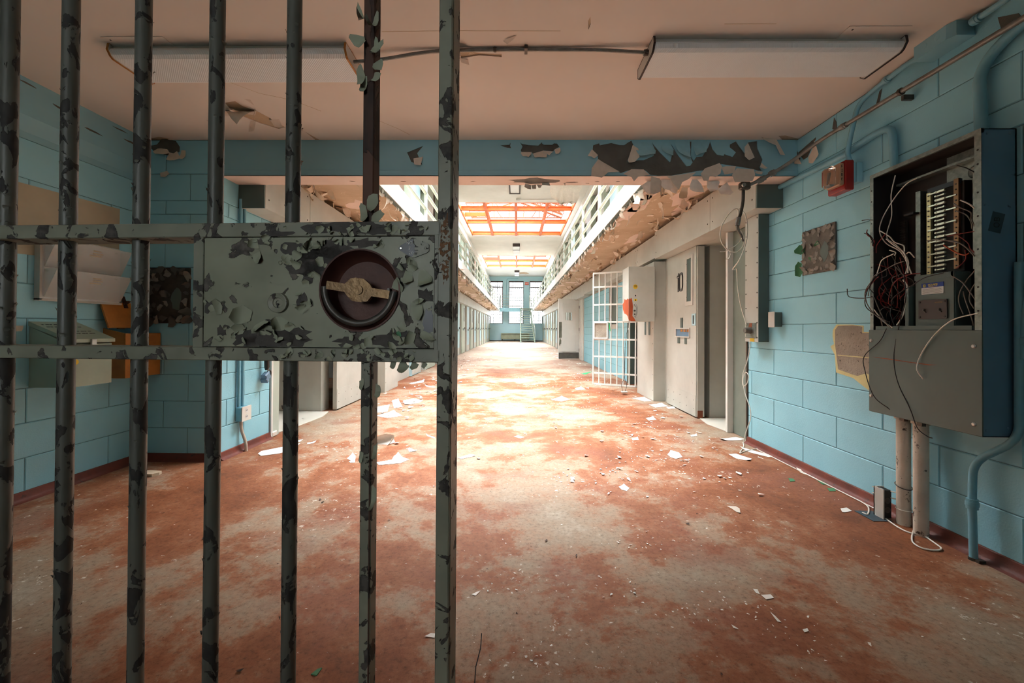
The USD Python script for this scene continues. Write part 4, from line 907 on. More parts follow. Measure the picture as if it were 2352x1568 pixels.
# regular cell doors, prototype in its own frame: origin at the foot, face towards +x
def cell_door(kind, label, group, loc, rz):
    D = Thing('cell_door', label, 'door', group, loc=loc, rz=rz, local=True)
    w = .40 if kind == 'pale' else .475
    D.part('slab', bx(-.02, .045, -w, w, .012, 1.975, .004), 'pale_blue_door_paint' if kind == 'pale' else 'green_door_paint')
    D.part('lock', [bx(.045, .075, w - .14, w - .06, .98, 1.06, .01)], 'dark_steel')
    if kind == 'slot':
        D.part('window', [bx(.044, .052, .1, .22, 1.3, 1.86), ], 'dark_frame_paint')
        D.part('food_slot', [bx(.044, .056, -.16, .2, .93, 1.02, .004)], 'panel_grey_paint')
    else:
        D.part('food_slot', [bx(.044, .056, -.2, .16, .9, .99, .004)], 'panel_grey_paint')
    D.part('kick_plate', bx(.044, .049, -w + .03, w - .03, .03, .28), 'grey_door_paint' if kind == 'pale' else 'green_door_paint')
    return D


ORD = ['first', 'second', 'third', 'fourth', 'fifth', 'sixth', 'seventh', 'eighth']
src = {}
for s in (-1, 1):
    side = 'left' if s < 0 else 'right'; n = 0
    for b in BAYS:
        if s > 0 and b < 14: continue
        for kind, c in (('pale', b + .4), ('slot', b + 1.875)):
            lab = f'{"pale blue" if kind == "pale" else "grey green slotted"} steel cell door, {ORD[n]} of its colour along the {side} row counting from the gate'
            loc, rz, grp = (sx(s, .0), c, 0), (0 if s < 0 else PI), f'cell doors along the {side} row'
            if kind not in src: src[kind] = cell_door(kind, lab, grp, loc, rz)
            else: copy_of(src[kind], loc, rz, lab, 'door', grp)
        n += 1

# ------------------------------------------------------------------ the barred gate, in its own frame: x along the leaf (free edge at 0), y away from the camera
GT = Thing('barred_gate', 'heavy grey barred steel gate with flaking paint and round lock handle in the foreground', 'gate', loc=(-.105, .70, 0), rz=-.045, local=True)
for l in (.898, .770, .620, .471, .319):
    GT.part('bar', tube([(-l, .027, .03), (-l, .027, 2.1)], .0128, 18), 'bar_paint', sm=60)
GT.part('rusty_bar', bx(-.179, -.158, .012, .040, 1.19, 2.1, .002), 'rust_bar_paint', label='bar stripped to brown rust above the lock')
GT.part('square_bar', bx(-.179, -.158, .012, .040, .03, .97, .002), 'gate_paint')
GT.part('seam_strip', bx(-.1615, -.1595, .0105, .0125, .03, .95), 'rust_bar_paint')
GT.part('front_stile', [bx(-.0365, -.0125, 0, .066, .012, 2.12, .002), bx(-.0135, -.0115, .008, .062, .012, 2.12)], 'gate_paint')
GT.part('hinge_stile', bx(-1.0, -.975, 0, .066, .012, 2.12, .002), 'gate_paint')
for z0, z1 in ((1.178, 1.204), (.953, .977), (2.07, 2.118), (.014, .06)):
    GT.part('rail', bx(-.977, -.03, 0, .054, z0, z1, .0015), 'gate_paint')
for z in (.3, 1.8):
    GT.part('hinge', [cyl((-1.007, .03, z - .06), (-1.007, .03, z + .06), .014, 12), bx(-1.015, -.975, .02, .04, z - .05, z + .05)], 'dark_steel')
# lock box: frame strip, cover plate with the round cup cut out
HC_ = (-.177, 1.081)
disc = sg.Point(*HC_).buffer(.0735, 32)
GT.part('lock_box', bx(-.49, -.036, .044, .062, .955, 1.202), 'gate_paint')
GT.part('frame_strip', bx(-.4905, -.471, .0005, .06, .976, 1.179, .001), 'gate_paint')
GT.part('frame_strip', bx(-.0415, -.0355, .0002, .06, .976, 1.179), 'gate_paint')
GT.part('cover_plate', frame(slab(sg.box(-.4696, .9785, -.0425, 1.1768).difference(disc), 0, .004), (0, .0055, 0), (1, 0, 0), Z3, (0, -1, 0)), 'plate_paint', sm=False)
CUP = GT.part('handle_cup', rot(lathe([(.0735, .0), (.0745, .0028), (.0715, .003), (.071, 0), (.066, -.02), (.056, -.03), (0, -.0315)], 48), (1, 0, 0), PI / 2).apply_translation((HC_[0], .0018, HC_[1])), 'wheel_cup_brown', label='round dark brown recessed cup')
arm = sg.Polygon([(-.058, -.005), (-.022, -.0055), (-.02, .006), (-.058, .0065)])
arm = unary_union([sg.box(-.058, -.0058, .055, .0058), sg.Polygon([(-.03, 0), (-.017, .0165), (-.008, .0195), (.006, .0195), (.018, .012), (.028, 0), (.018, -.0165), (.006, -.0195), (-.008, -.0195), (-.018, -.012)])]).buffer(.0015)
am = slab(arm, 0, .009); am = rot(am, (0, 0, 1), -.155)
GT.part('handle_arm', frame(am, (HC_[0], .004, HC_[1]), (1, 0, 0), Z3, (0, -1, 0)), 'bronze', sm=False)
GT.part('handle_hub', cyl((HC_[0], .02, HC_[1]), (HC_[0], -.008, HC_[1]), .0085, 20), 'bronze')
ang = np.linspace(PI - .04, 2 * PI - .1, 40) - .0
GT.part('bail_handle', tube(np.c_[HC_[0] + .0635 * np.cos(ang), np.full(40, -.001), HC_[1] + .0635 * np.sin(ang) + .004], .0062, 14), 'dark_steel', label='curved steel half ring handle', sm=60)
GT.part('stop_pin', [bx(HC_[0] + .052, HC_[0] + .056, -.004, .01, HC_[1] - .012, HC_[1] + .003), bx(HC_[0] + .05, HC_[0] + .062, -.003, .003, HC_[1] - .008, HC_[1] - .005)], 'dark_steel')
KC = GT.part('key_cylinder', rot(lathe([(0, .001), (.004, .001), (.0042, .003), (.0085, .003), (.0095, .0045), (.013, .005), (.0165, .0065), (.018, .006), (.0185, 0)], 32), (1, 0, 0), PI / 2).apply_translation((-.327, .0015, 1.058)), 'gate_paint', label='round key cylinder')
GT.part('keyhole', [cyl((-.3275, -.0025, 1.055), (-.3275, .001, 1.055), .0022, 12), bx(-.3288, -.3262, -.0022, .001, 1.049, 1.055)], 'black', parent=KC)
for a, b in ((-.325, 1.131), (-.288, 1.131)):
    GT.part('plugged_hole', rot(lathe([(0, .0006), (.0026, .0006), (.0034, .0014), (.0042, 0)], 16), (1, 0, 0), PI / 2).apply_translation((a, .0016, b)), 'plate_paint')
hx = [(-.0275, 0), (-.0245, .0045), (-.003, .0165), (.002, .0165), (.0245, .009), (.0275, .006), (.0275, -.005), (.0245, -.008), (.002, -.0165), (-.003, -.0165), (-.0245, -.0045)]
NP = GT.part('number_plate', frame(slab(sg.Polygon(hx), 0, .0022), (-.079, .0015, 1.1555), (1, 0, 0), Z3, (0, -1, 0)), 'plate_navy', label='dark hexagonal number plate', sm=False)
GT.part('plate_paint_cover', frame(slab(sg.Polygon([(-.001, .0165), (.002, .0165), (.0245, .009), (.0275, .006), (.0275, -.005), (.0245, -.008), (.002, -.0165), (-.003, -.0165), (.001, -.009), (.004, -.007), (.001, -.002), (.003, .004), (-.001, .009)]), .0022, .0028), (-.079, .0015, 1.1555), (1, 0, 0), Z3, (0, -1, 0)), 'gate_paint', parent=NP, sm=False)
for s_, a, b in (('NO.6', -.0045, .0095), ('2', -.0075, .0005), ('20', -.0045, -.0085)):
    GT.part('plate_lettering', frame(text(s_, .0052, .0004), (-.079 + a, -.0008, 1.1555 + b), (1, 0, 0), Z3, (0, -1, 0)), 'ink_pale', parent=NP, sm=False)
for b in (.0015, -.0045, -.0095, -.0115):
    GT.part('plate_scratch', frame(slab(rect(.0015, .0085 - abs(b) * .2, b, b + .0012), .0028, .003), (-.079, .0015, 1.1555), (1, 0, 0), Z3, (0, -1, 0)), 'black', parent=NP, sm=False)
for a in (-.0235, .0215):
    GT.part('plate_screw', rot(lathe([(0, .0016), (.0022, .0012), (.003, 0)], 14), (1, 0, 0), PI / 2).apply_translation((-.079 + a, -.0006, 1.1555)), 'steel_bright' if a < 0 else 'gate_paint', parent=NP)
# bare patches with their own outlines on plate and rails
g = np.random.default_rng(8)
BARE = [(-.25, 1.135, .05, .03), (-.285, 1.15, .035, .018), (-.225, 1.155, .035, .014), (-.17, 1.165, .03, .008), (-.335, .99, .055, .014), (-.39, .995, .022, .016), (-.30, 1.0, .03, .016), (-.462, 1.05, .008, .012), (-.285, 1.062, .011, .013), (-.27, 1.055, .006, .005), (-.058, 1.07, .015, .012), (-.053, 1.02, .009, .03), (-.13, .99, .03, .009), (-.19, .988, .028, .008), (-.275, 1.105, .01, .012),
        (-.26, 1.12, .02, .012), (-.246, 1.148, .045, .012), (-.1, 1.005, .018, .008), (-.36, 1.17, .012, .006), (-.435, 1.005, .008, .012), (-.09, 1.125, .012, .006)]
for i, (a, b, rx, rz_) in enumerate(BARE):
    p = sg.Polygon(jag(17, rx, rz_, .38, i) + [a, b]).intersection(sg.box(-.468, .979, -.044, 1.176)).difference(disc.buffer(.002))
    if p.area > 1e-6: GT.part('bare_metal_spot', frame(slab(p, 0, .0004), (0, .0014, 0), (1, 0, 0), Z3, (0, -1, 0)), 'plate_navy' if i == 11 else 'patch_metal', sm=False)
for i, (a, b, rx, rz_) in enumerate([(-.2, 1.194, .055, .011), (-.26, 1.19, .03, .009), (-.15, 1.187, .03, .007), (-.075, 1.186, .012, .012), (-.33, 1.182, .03, .006), (-.28, .965, .012, .005), (-.17, .962, .012, .008), (-.11, .966, .025, .006)]):
    p = sg.Polygon(jag(15, rx, rz_, .35, 50 + i) + [a, b]).intersection(sg.box(-.6, .954, -.04, 1.2035))
    p = p.difference(sg.box(-.6, .976, 0, 1.179)) if p.intersects(sg.box(-.6, .98, 0, 1.175)) else p
    if p.area > 1e-6: GT.part('bare_metal_spot', frame(slab(p, 0, .0005), (0, .0001, 0), (1, 0, 0), Z3, (0, -1, 0)), 'patch_metal', sm=False)
rust = sg.Polygon(jag(21, .011, .06, .3, 77) + [-.0235, 1.16]).intersection(sg.box(-.036, 1.06, -.013, 1.25))
GT.part('rust_stain', frame(slab(rust, 0, .0003), (0, .0001, 0), (1, 0, 0), Z3, (0, -1, 0)), 'rust_speckle', sm=False)


def flakes_on(spots, seed, scale=1.):
    g = np.random.default_rng(seed); o = []
    for a, b, y, r in spots:
        r *= scale; t = g.uniform(0, 2 * PI)
        f = curl(jag(7, r, r * g.uniform(.6, 1.1), .3, int(g.integers(1e6))), (0, -.4 * r), g.uniform(.2, PI - .2), r * g.uniform(.5, 1.2), r * .5, seed=int(g.integers(99)))
        ea = np.array([math.cos(t), 0, math.sin(t)]); eb = np.array([-math.sin(t), 0, math.cos(t)])
        o.append(frame(f, (a, y, b), ea, eb, (0, -1, 0)))
    return cat(o)


spots = []
for a, b, rx, rz_ in BARE:
    for k in range(int(3 + 90 * rx)):
        t = g.uniform(0, 2 * PI); p_ = (a + rx * 1.02 * math.cos(t), b + rz_ * 1.02 * math.sin(t))
        if -.468 < p_[0] < -.046 and .98 < p_[1] < 1.175 and not disc.buffer(.004).contains(sg.Point(p_)) and not sg.box(-.11, 1.136, -.05, 1.175).contains(sg.Point(p_)): spots.append((*p_, .0012, g.uniform(.004, .0105)))
for a, b, r in ((-.395, 1.035, .018), (-.44, 1.05, .014), (-.375, 1.165, .012), (-.365, 1.14, .01), (-.31, 1.135, .012), (-.295, 1.128, .009), (-.4, 1.01, .014), (-.36, 1.015, .018), (-.325, 1.02, .017), (-.105, 1.09, .014), (-.09, 1.1, .013), (-.06, 1.1, .017), (-.07, 1.04, .02), (-.055, 1.0, .016), (-.085, .995, .012), ):
    spots.append((a, b, .001, r))
for k in range(60): spots.append((g.uniform(-.32, -.045), g.choice([g.uniform(.957, .974), g.uniform(1.182, 1.2)]), -.0005, g.uniform(.003, .008)))
GT.part('peeling_paint', flakes_on(spots, 5), 'gate_flake', kind='stuff')
# chips standing off the sides of the bars
o = []
for l, dens in ((.898, 30), (.770, 46), (.620, 40), (.471, 46), (.319, 44)):
    for k in range(dens):
        z = g.choice([g.uniform(1.2, 1.62), g.uniform(.1, .95), g.uniform(.98, 1.17)]); t = g.choice([g.normal(PI * .98, .3), g.normal(-PI * .05, .5), g.uniform(PI, 2 * PI)])
        n_ = np.array([math.cos(t), math.sin(t), 0]); r = g.uniform(.0018, .0048)
        f = curl(jag(6, r, r, .3, int(g.integers(1e6))), (0, -.5 * r), PI / 2, r * 1.2, r * .6, seed=3)
        o.append(frame(f, np.array([-l, .027, z]) + n_ * .0128, np.array([-n_[1], n_[0], 0]), Z3, n_))
GT.part('bar_chips', cat(o), 'bar_flake', kind='stuff')
# long loose strips on the rusty bar and rags of paint under the lock box
for i, (a, b, rx, rz_, t, R) in enumerate([(-.176, 1.575, .006, .03, .3, .02), (-.181, 1.535, .012, .02, .9, .03), (-.153, 1.56, .006, .035, -.2, .02), (-.149, 1.52, .007, .018, -.5, .02), (-.147, 1.49, .009, .012, -.7, .02), (-.177, 1.47, .008, .026, .15, .04), (-.172, 1.455, .007, .02, .0, .04), (-.15, 1.468, .006, .014, -.4, .02), (-.15, 1.52, .005, .03, 0, .03), (-.155, 1.24, .011, .02, 0, .03), (-.145, 1.215, .009, .014, -.6, .03), (-.17, 1.22, .008, .02, .3, .03)]):
    GT.part('loose_strip', frame(rot(curl(jag(9, rx, rz_, .25, 90 + i), (0, rz_ * .3), -PI / 2, R, .006, seed=i), (0, 0, 1), t), (a - .0045, .011, b), (1, 0, 0), Z3, (0, -1, 0)), 'gate_flake')
for i, (a, b, rx, rz_) in enumerate([(-.1, .943, .011, .015), (-.118, .948, .006, .008), (-.08, .947, .007, .01), (-.062, .948, .005, .006), (-.146, .9, .006, .014), (-.176, .91, .005, .012), (-.15, .79, .005, .02), (-.176, .78, .004, .012), (-.152, .7, .005, .03), (-.09, 1.208, .012, .005)]):
    GT.part('loose_strip', frame(curl(jag(9, rx, rz_, .3, 120 + i), (0, rz_ * .5), -PI / 2, .02, .005, seed=i), (a, .012 + .02 * (i == 9), b), (1, 0, 0), Z3, (0, -1, 0)), 'gate_flake')
GT.part('green_chip', frame(slab(jag(6, .005, .009, .2, 2), 0, .0005), (-.105, .0008, 1.002), (1, 0, 0), Z3, (0, -1, 0)), 'green_flake', sm=False)

# ------------------------------------------------------------------ electrical panel on the right wall
PX0, PX1, PY0, PY1, PZ0, PZ1 = 1.944, XR - .001, 1.69, 2.217, .572, 1.865
EP = Thing('electrical_panel', 'open grey electrical panel with torn out wires on the right wall', 'electrical panel', loc=((PX0 + PX1) / 2, (PY0 + PY1) / 2, PZ0))
EP.part('back_plate', bx(PX1 - .006, PX1, PY0, PY1, PZ0, PZ1), 'box_interior')
EP.part('near_side', bx(PX0, PX1, PY0, PY0 + .004, PZ0, PZ1), 'panel_side_paint', label='blue grey side of the box')
EP.part('far_side', bx(PX0, PX1, PY1 - .004, PY1, PZ0, PZ1), 'box_interior')
EP.part('top_side', bx(PX0, PX1, PY0, PY1, PZ1 - .004, PZ1), 'box_interior')
EP.part('bottom_side', bx(PX0, PX1, PY0, PY1, PZ0, PZ0 + .004), 'panel_grey_paint')
EP.part('flange', bx(PX0 - .001, PX0 + .002, PY0, PY0 + .026, 1.0, PZ1), 'galvanized')
EP.part('flange', bx(PX0 - .001, PX0 + .002, PY1 - .02, PY1, 1.0, PZ1), 'galvanized')
EP.part('flange', bx(PX0 - .002, PX0 + .01, PY0, PY1, PZ1 - .018, PZ1 + .002), 'galvanized')
EP.part('top_bracket', bx(PX1 - .05, PX1 - .006, PY0 + .05, PY1 - .05, 1.79, 1.8), 'galvanized')
for y in (PY0 + .013, PY1 - .01):
    for z in (1.78, 1.72, 1.6, 1.5, 1.36, 1.2, 1.1):
        EP.part('flange_hole', cyl((PX0 - .0016, y, z), (PX0 + .001, y, z), .004, 10), 'black')
xf = lambda m: frame(m, (0, 0, 0), (0, -1, 0), Z3, (-1, 0, 0))       # (a, b, n): a runs towards the camera along the wall
EP.part('back_lining', bx(PX1 - .012, PX1 - .006, 1.72, 1.95, 1.62, 1.85), 'galvanized')
EP.part('knockout', frame(lathe([(0, .004), (.012, .003), (.02, .006), (.026, .004), (.03, 0)], 24), (PX1 - .012, 1.83, 1.74), (0, -1, 0), Z3, (-1, 0, 0)), 'galvanized')
for y in (2.04, 1.785):
    EP.part('mounting_rail', [bx(2.03, PX1 - .006, y - .006, y + .006, 1.29, 1.72), bx(2.028, 2.031, y - .012, y + .012, 1.29, 1.72)], 'galvanized')
EP.part('rail_bracket', bx(2.0, 2.03, 2.035, 2.085, 1.605, 1.615), 'black')
EP.part('bus_backing', bx(2.025, 2.06, 1.828, 1.99, 1.29, 1.70), 'black')
EP.part('bus_backing', bx(2.02, 2.03, 1.84, 1.985, 1.69, 1.712), 'tape_dark')
EP.part('bus_bar', bx(2.014, 2.026, 1.965, 1.984, 1.29, 1.69), 'brass_strip')
EP.part('bus_bar', bx(2.014, 2.026, 1.842, 1.862, 1.30, 1.715), 'copper_bar')
for k in range(20):
    z = 1.68 - .0196 * k; wide = k % 3 != 1
    EP.part('fuse_tab', [bx(2.008, 2.016, 1.895, 1.94, z - (.0052 if wide else .003), z + (.0052 if wide else .003), .001), cyl((2.006, 1.899, z), (2.016, 1.899, z), .0042, 10), cyl((2.006, 1.936, z), (2.016, 1.936, z), .0042, 10)] + ([bx(2.01, 2.016, 1.94, 1.975, z - .003, z + .003)] if k % 3 == 0 else [bx(2.01, 2.016, 1.85, 1.895, z - .003, z + .003)] if k % 3 == 2 else []), 'silver_tab')
for k in range(16):
    EP.part('bus_screw', [cyl((2.011, 1.974, 1.675 - .025 * k), (2.015, 1.974, 1.675 - .025 * k), .0035, 8), cyl((2.011, 1.852, 1.69 - .025 * k), (2.015, 1.852, 1.69 - .025 * k), .0035, 8)], 'dark_steel')
EP.part('neutral_strip', [bx(2.06, 2.075, 2.14, 2.16, 1.36, 1.6)] + [bx(2.055, 2.06, 2.135, 2.165, z, z + .005) for z in np.arange(1.37, 1.6, .014)], 'dark_steel')
DF = EP.part('dead_front', bx(1.972, 2.05, 1.82, 2.0, 1.01, 1.285, .004), 'panel_grey_paint')
EP.part('dead_front_lip', [bx(1.968, 1.974, 1.822, 1.998, 1.262, 1.285), bx(1.968, 1.974, 1.82, 1.832, 1.01, 1.285)], 'panel_grey_paint', parent=DF)
EP.part('side_bracket', bx(1.97, 2.04, 2.03, 2.05, 1.01, 1.24, .003), 'panel_grey_paint')
EP.part('maker_sticker', bx(1.9695, 1.9722, 1.865, 1.965, 1.222, 1.243), 'sticker_blue', parent=DF)
EP.part('maker_emblem', xf(slab(sg.box(-1.957, 1.225, -1.945, 1.238).difference(sg.box(-1.9535, 1.229, -1.9485, 1.234)), 0, .0004)).apply_translation((1.9692, 0, 0)), 'ink_yellow', sm=False, parent=DF)
EP.part('maker_lettering', xf(mv(text('SQUARE', .008, .0004, True), -1.912, 1.234, 0)).apply_translation((1.9692, 0, 0)), 'ink_yellow', sm=False, parent=DF)
EP.part('maker_lettering', bx(1.9691, 1.9694, 1.892, 1.932, 1.2252, 1.2272), 'ink_yellow', parent=DF)
EP.part('rating_sticker', bx(1.9696, 1.9722, 1.865, 1.965, 1.19, 1.2215), 'sticker_white', parent=DF)
for k in range(6):
    EP.part('rating_print', bx(1.9693, 1.9697, 1.87 + .004 * (k % 3), 1.96, 1.194 + .0042 * k, 1.1952 + .0042 * k), 'wire_grey', parent=DF)
EP.part('meter_window', xf(slab(sg.box(-1.972, 1.075, -1.852, 1.158).buffer(.004), 0, .006)).apply_translation((1.972, 0, 0)), 'meter_brown', sm=False, parent=DF)
for y in (1.948, 1.878):
    EP.part('window_knob', [frame(lathe([(0, .008), (.0045, .007), (.006, 0)], 14), (1.966, y, 1.115), (0, -1, 0), Z3, (-1, 0, 0)), rot(bx(1.96, 1.965, y - .013, y - .002, 1.107, 1.1105), (1, 0, 0), .5, (1.962, y, 1.11))], 'dark_steel', parent=DF)
EP.part('window_plate', bx(1.9655, 1.9662, 1.866, 1.9, 1.146, 1.151), 'bronze', parent=DF)
for y, z in ((1.968, 1.152), (1.856, 1.152), (1.968, 1.081), (1.856, 1.081)):
    EP.part('window_screw', frame(lathe([(0, .002), (.004, .002), (.004, 0)], 10), (1.966, y, z), (0, -1, 0), Z3, (-1, 0, 0)), 'black', parent=DF)
EP.part('caution_sticker', bx(1.9695, 1.9722, 1.88, 1.955, 1.02, 1.033), 'sticker_yellow_green', parent=DF)
EP.part('caution_lettering', xf(mv(text('CAUTION - PRECAUCION', .0052, .0004, True), -1.9175, 1.0275, 0)).apply_translation((1.9692, 0, 0)), 'ink', sm=False, parent=DF)
LC = EP.part('lower_cover', bx(PX0 - .006, PX0, PY0 - .005, PY1 + .003, PZ0 + .002, 1.018, .0015), 'panel_grey_paint')
EP.part('cover_lip', bx(PX0 + .002, PX0 + .01, PY0 + .04, PY1 - .03, 1.0, 1.038), 'panel_grey_paint', parent=LC)
EP.part('scratch', xf(slab([(-2.2, .872), (-2.1, .869), (-2.0, .862), (-1.9, .857), (-1.86, .858), (-1.9, .8525), (-2.0, .858), (-2.1, .864), (-2.17, .868)], 0, .0004)).apply_translation((PX0 - .006, 0, 0)), 'rust_steel', sm=False, parent=LC)
for y, z in ((PY1 - .012, .96), (PY1 - .012, .66), (PY0 + .025, .95), (PY0 + .025, .62)):
    EP.part('cover_screw', [frame(lathe([(0, .006), (.006, .005), (.0095, .001), (.0095, 0)], 16), (PX0 - .006, y, z), (0, -1, 0), Z3, (-1, 0, 0)), bx(PX0 - .0125, PX0 - .0118, y - .006, y + .006, z - .0008, z + .0008)], 'steel_bright', parent=LC)
tp = rot(xf(bx(-.032, .032, -.042, .042, 0, .0006)), (0, 1, 0), 0)
lab = cat(bx(-.026, .026, -.042, .042, 0, .0006)); lab2 = rot(text('OB', .024, .0003), (0, 0, 1), 1.75)
fs = lambda m: frame(rot(m, (0, 0, 1), -.25), (2.005, PY0, 1.47), (1, 0, 0), Z3, (0, -1, 0))
TL = EP.part('tape_label', fs(lab), 'tape_dark')
EP.part('tape_lettering', fs(mv(lab2, 0, 0, .0006)), 'ink', sm=False, parent=TL)
for x, z in ((1.965, 1.845), (2.06, 1.845), (1.96, .6), (2.05, .61)):
    EP.part('side_rivet', frame(lathe([(0, .003), (.004, .002), (.0055, 0)], 10), (x, PY0, z), (1, 0, 0), Z3, (0, -1, 0)), 'panel_side_paint')
wr = {'white': ('wire_white', .0028), 'grey': ('wire_grey', .0024), 'black': ('wire_black', .0022), 'red': ('wire_red', .0022), 'orange': ('wire_orange', .0026)}
g = np.random.default_rng(4)
for col, pts in PANEL_WIRES:
    p = np.array(pts, float); p[:, 0] += g.uniform(-.012, .012, len(p)) * (len(p) > 3)
    p[:, 0] = np.clip(p[:, 0], 1.9, 2.07)
    EP.part('wire', tube(smooth(p, 7), wr[col][1], 6), wr[col][0], sm=60)
for k in range(26):
    y, z = g.uniform(2.06, 2.2), g.uniform(1.02, 1.45); p = [(g.uniform(1.96, 2.06), y + g.normal(0, .03), z - i * .07 + g.normal(0, .02)) for i in range(4)]
    p = np.array(p); p[:, 1] = np.clip(p[:, 1], 2.055, 2.205); p[:, 2] = np.clip(p[:, 2], 1.0, 1.7)
    EP.part('wire', tube(smooth(p, 6), .002, 5), ['wire_red', 'wire_black', 'wire_grey', 'wire_grey', 'wire_red'][k % 5], sm=60)

# ------------------------------------------------------------------ conduits, boxes, pipes
def pipe(name, label, pts, r, m, rad=.08, group=None, extra=None, cat_='pipe', n=12):
    p = rounded(pts, rad, 8); t = Thing(name, label, cat_, group, loc=p[np.argmin(p[:, 2])])
    t.part('tube', tube(p, r, n), m, sm=60)
    for nm, ms, mm in extra or []: t.part(nm, ms, mm, sm=50)
    return t


def collar(p, d, r, l=.02):
    p, d = np.array(p, float), np.array(d, float) / np.linalg.norm(d); return [cyl(p - d * l, p + d * l, r, 14), cyl(p - d * l * .4, p + d * l * .4, r * 1.12, 14)]


pipe('metal_conduit', 'bare metal conduit slanting along the top of the right wall', [(2.027, 1.0, 2.262), (2.027, 2.7, 2.29), (1.955, 2.90, 2.215), (1.80, 2.965, 2.125), (1.725, 2.985, 2.095)], .0125, 'conduit_metal', .12, extra=[
    ('coupling', collar((2.027, 2.5, 2.287), (0, 1, .016), .0165, .025), 'conduit_metal'), ('coupling', collar((1.80, 2.965, 2.125), (-.155, .065, -.09), .019, .03), 'conduit_metal'), ('coupling', collar((1.865, 2.937, 2.163), (-.155, .065, -.09), .021, .02), 'conduit_metal'),
    ('hanger', [cyl((2.027, 2.12, 2.28), (2.027, 2.134, 2.28), .019, 14), bx(2.035, 2.089, 2.118, 2.136, 2.235, 2.262, .002)], 'dark_steel')], cat_='conduit')
t = Thing('conduit_elbow', 'black conduit elbow box at the beam with its drop pipe and torn cable end', 'conduit', loc=(1.68, 3.03, 1.75))
t.part('body', [bx(1.655, 1.73, 2.965, 3.01, 2.06, 2.115, .008)], 'dark_steel')
t.part('cover_screw', cyl((1.67, 2.963, 2.085), (1.67, 2.95, 2.085), .014, 14), 'steel_bright')
t.part('drop_pipe', tube(smooth([(1.69, 3.0, 2.075), (1.69, 3.005, 1.98), (1.675, 3.01, 1.885), (1.662, 3.015, 1.85)], 6), .0115, 12), 'dark_steel', sm=60)
t.part('pipe_end', [cyl((1.665, 3.015, 1.86), (1.655, 3.015, 1.80), .017, 14)], 'conduit_metal')
t.part('cable_end', tube(smooth([(1.655, 3.015, 1.8), (1.662, 3.018, 1.765), (1.69, 3.02, 1.715), (1.70, 3.02, 1.68)], 5), [.012] * 6 + [.009] * 5 + [.006] * 5, 8), 'ragged_grey')
t.part('wire_twist', [tube(smooth([(1.66, 3.02, 1.78), (1.685, 3.015, 1.74), (1.69, 3.02, 1.70), (1.705, 3.02, 1.69)], 5), .0028, 6), tube(smooth([(1.665, 3.02, 1.77), (1.695, 3.025, 1.73), (1.70, 3.015, 1.70)], 5), .0028, 6)], 'wire_white')
t = Thing('loose_cable', 'thin white cable looped under the beam, hanging down and running along the right wall foot', 'cable', loc=(2.02, 3.57, .02))
t.part('loop', tube(smooth(LOOP_WIRE, 6), .0042, 6), 'wire_white', sm=60)
t.part('strand', tube(smooth(LOOP_WIRE_2 + [(1.72, 3.2, 1.50), (1.85, 3.42, 1.53)] + CORD_DROP[1:], 6), .0042, 6), 'wire_white', sm=60)
t.part('strand', tube(smooth(LOOP_TAIL, 6), .003, 5), 'wire_white', sm=60)
t.part('strand', tube(smooth(LOOP_TAIL_2, 6), .003, 5), 'wire_white', sm=60)
t.part('strand', tube(smooth(CORD_LOW, 6), .0038, 6), 'wire_white', sm=60)
cl = lambda P: [(min(x, 2.035), y, .005) for x, y, z in P]
t.part('floor_run', [tube(smooth(cl([(2.02, 3.576, 0)] + CORD_FLOOR), 5), .0038, 6), tube(smooth(cl([CORD_FLOOR[-5]] + CORD_FLOOR_2), 5), .0035, 6)], 'wire_white', sm=60)
single('cable_coil', tube(smooth(cl(CORD_FLOOR_3), 6), .0038, 6), 'wire_white', 'white cable coiled on the floor around two pipe feet', 'cable', sm=60)
pipe('conduit', 'blue painted conduit that arcs over into the top of the electrical panel', [(2.067, 3.16, 2.14), (2.067, 2.52, 2.125), (2.067, 2.36, 2.15), (2.067, 2.22, 2.15), (2.067, 2.205, 1.867)], .019, 'pipe_blue_paint', .13, cat_='conduit')
pipe('conduit', 'thin blue conduit rising from the fire alarm to the ceiling corner', [(2.06, 2.475, 2.036), (2.034, 2.48, 2.1), (2.03, 2.45, 2.2), (2.06, 2.43, 2.39), (2.07, 2.3, 2.42), (2.055, 2.12, 2.425), (2.05, 2.03, 2.41)], .0135, 'pipe_blue_paint', .08, cat_='conduit', extra=[('coupling', collar((2.0655, 2.25, 2.4215), (-.015, -.18, .005), .018, .014), 'pipe_blue_paint')])
pipe('conduit', 'blue conduit leaving the ceiling junction box towards the camera', [(2.05, 1.82, 2.41), (2.05, 1.0, 2.41)], .0135, 'pipe_blue_paint', cat_='conduit', extra=[('coupling', collar((2.05, 1.80, 2.41), (0, 1, 0), .019, .016), 'pipe_blue_paint')])
pipe('conduit', 'thick blue conduit curving up from the near end of the panel top', [(2.06, 1.79, 1.867), (2.06, 1.8, 2.2), (2.06, 1.62, 2.29), (2.06, 1.0, 2.30)], .022, 'pipe_blue_paint', .2, cat_='conduit')
pipe('conduit', 'blue conduit with coupling rising from the floor beside the panel', [(2.03, 1.80, 0), (2.035, 1.81, .25), (2.04, 1.81, .43), (2.06, 1.69, .545), (2.067, 1.668, .60), (2.067, 1.665, 1.3)], .0145, 'pipe_blue_paint', .06, cat_='conduit', extra=[
    ('coupling', collar((2.0345, 1.809, .245), (0, 0, 1), .02, .022), 'pipe_blue_paint'), ('foot', [cyl((2.03, 1.80, 0), (2.03, 1.80, .012), .018, 12), bx(2.02, 2.05, 1.77, 1.79, 0, .012)], 'dark_steel')])
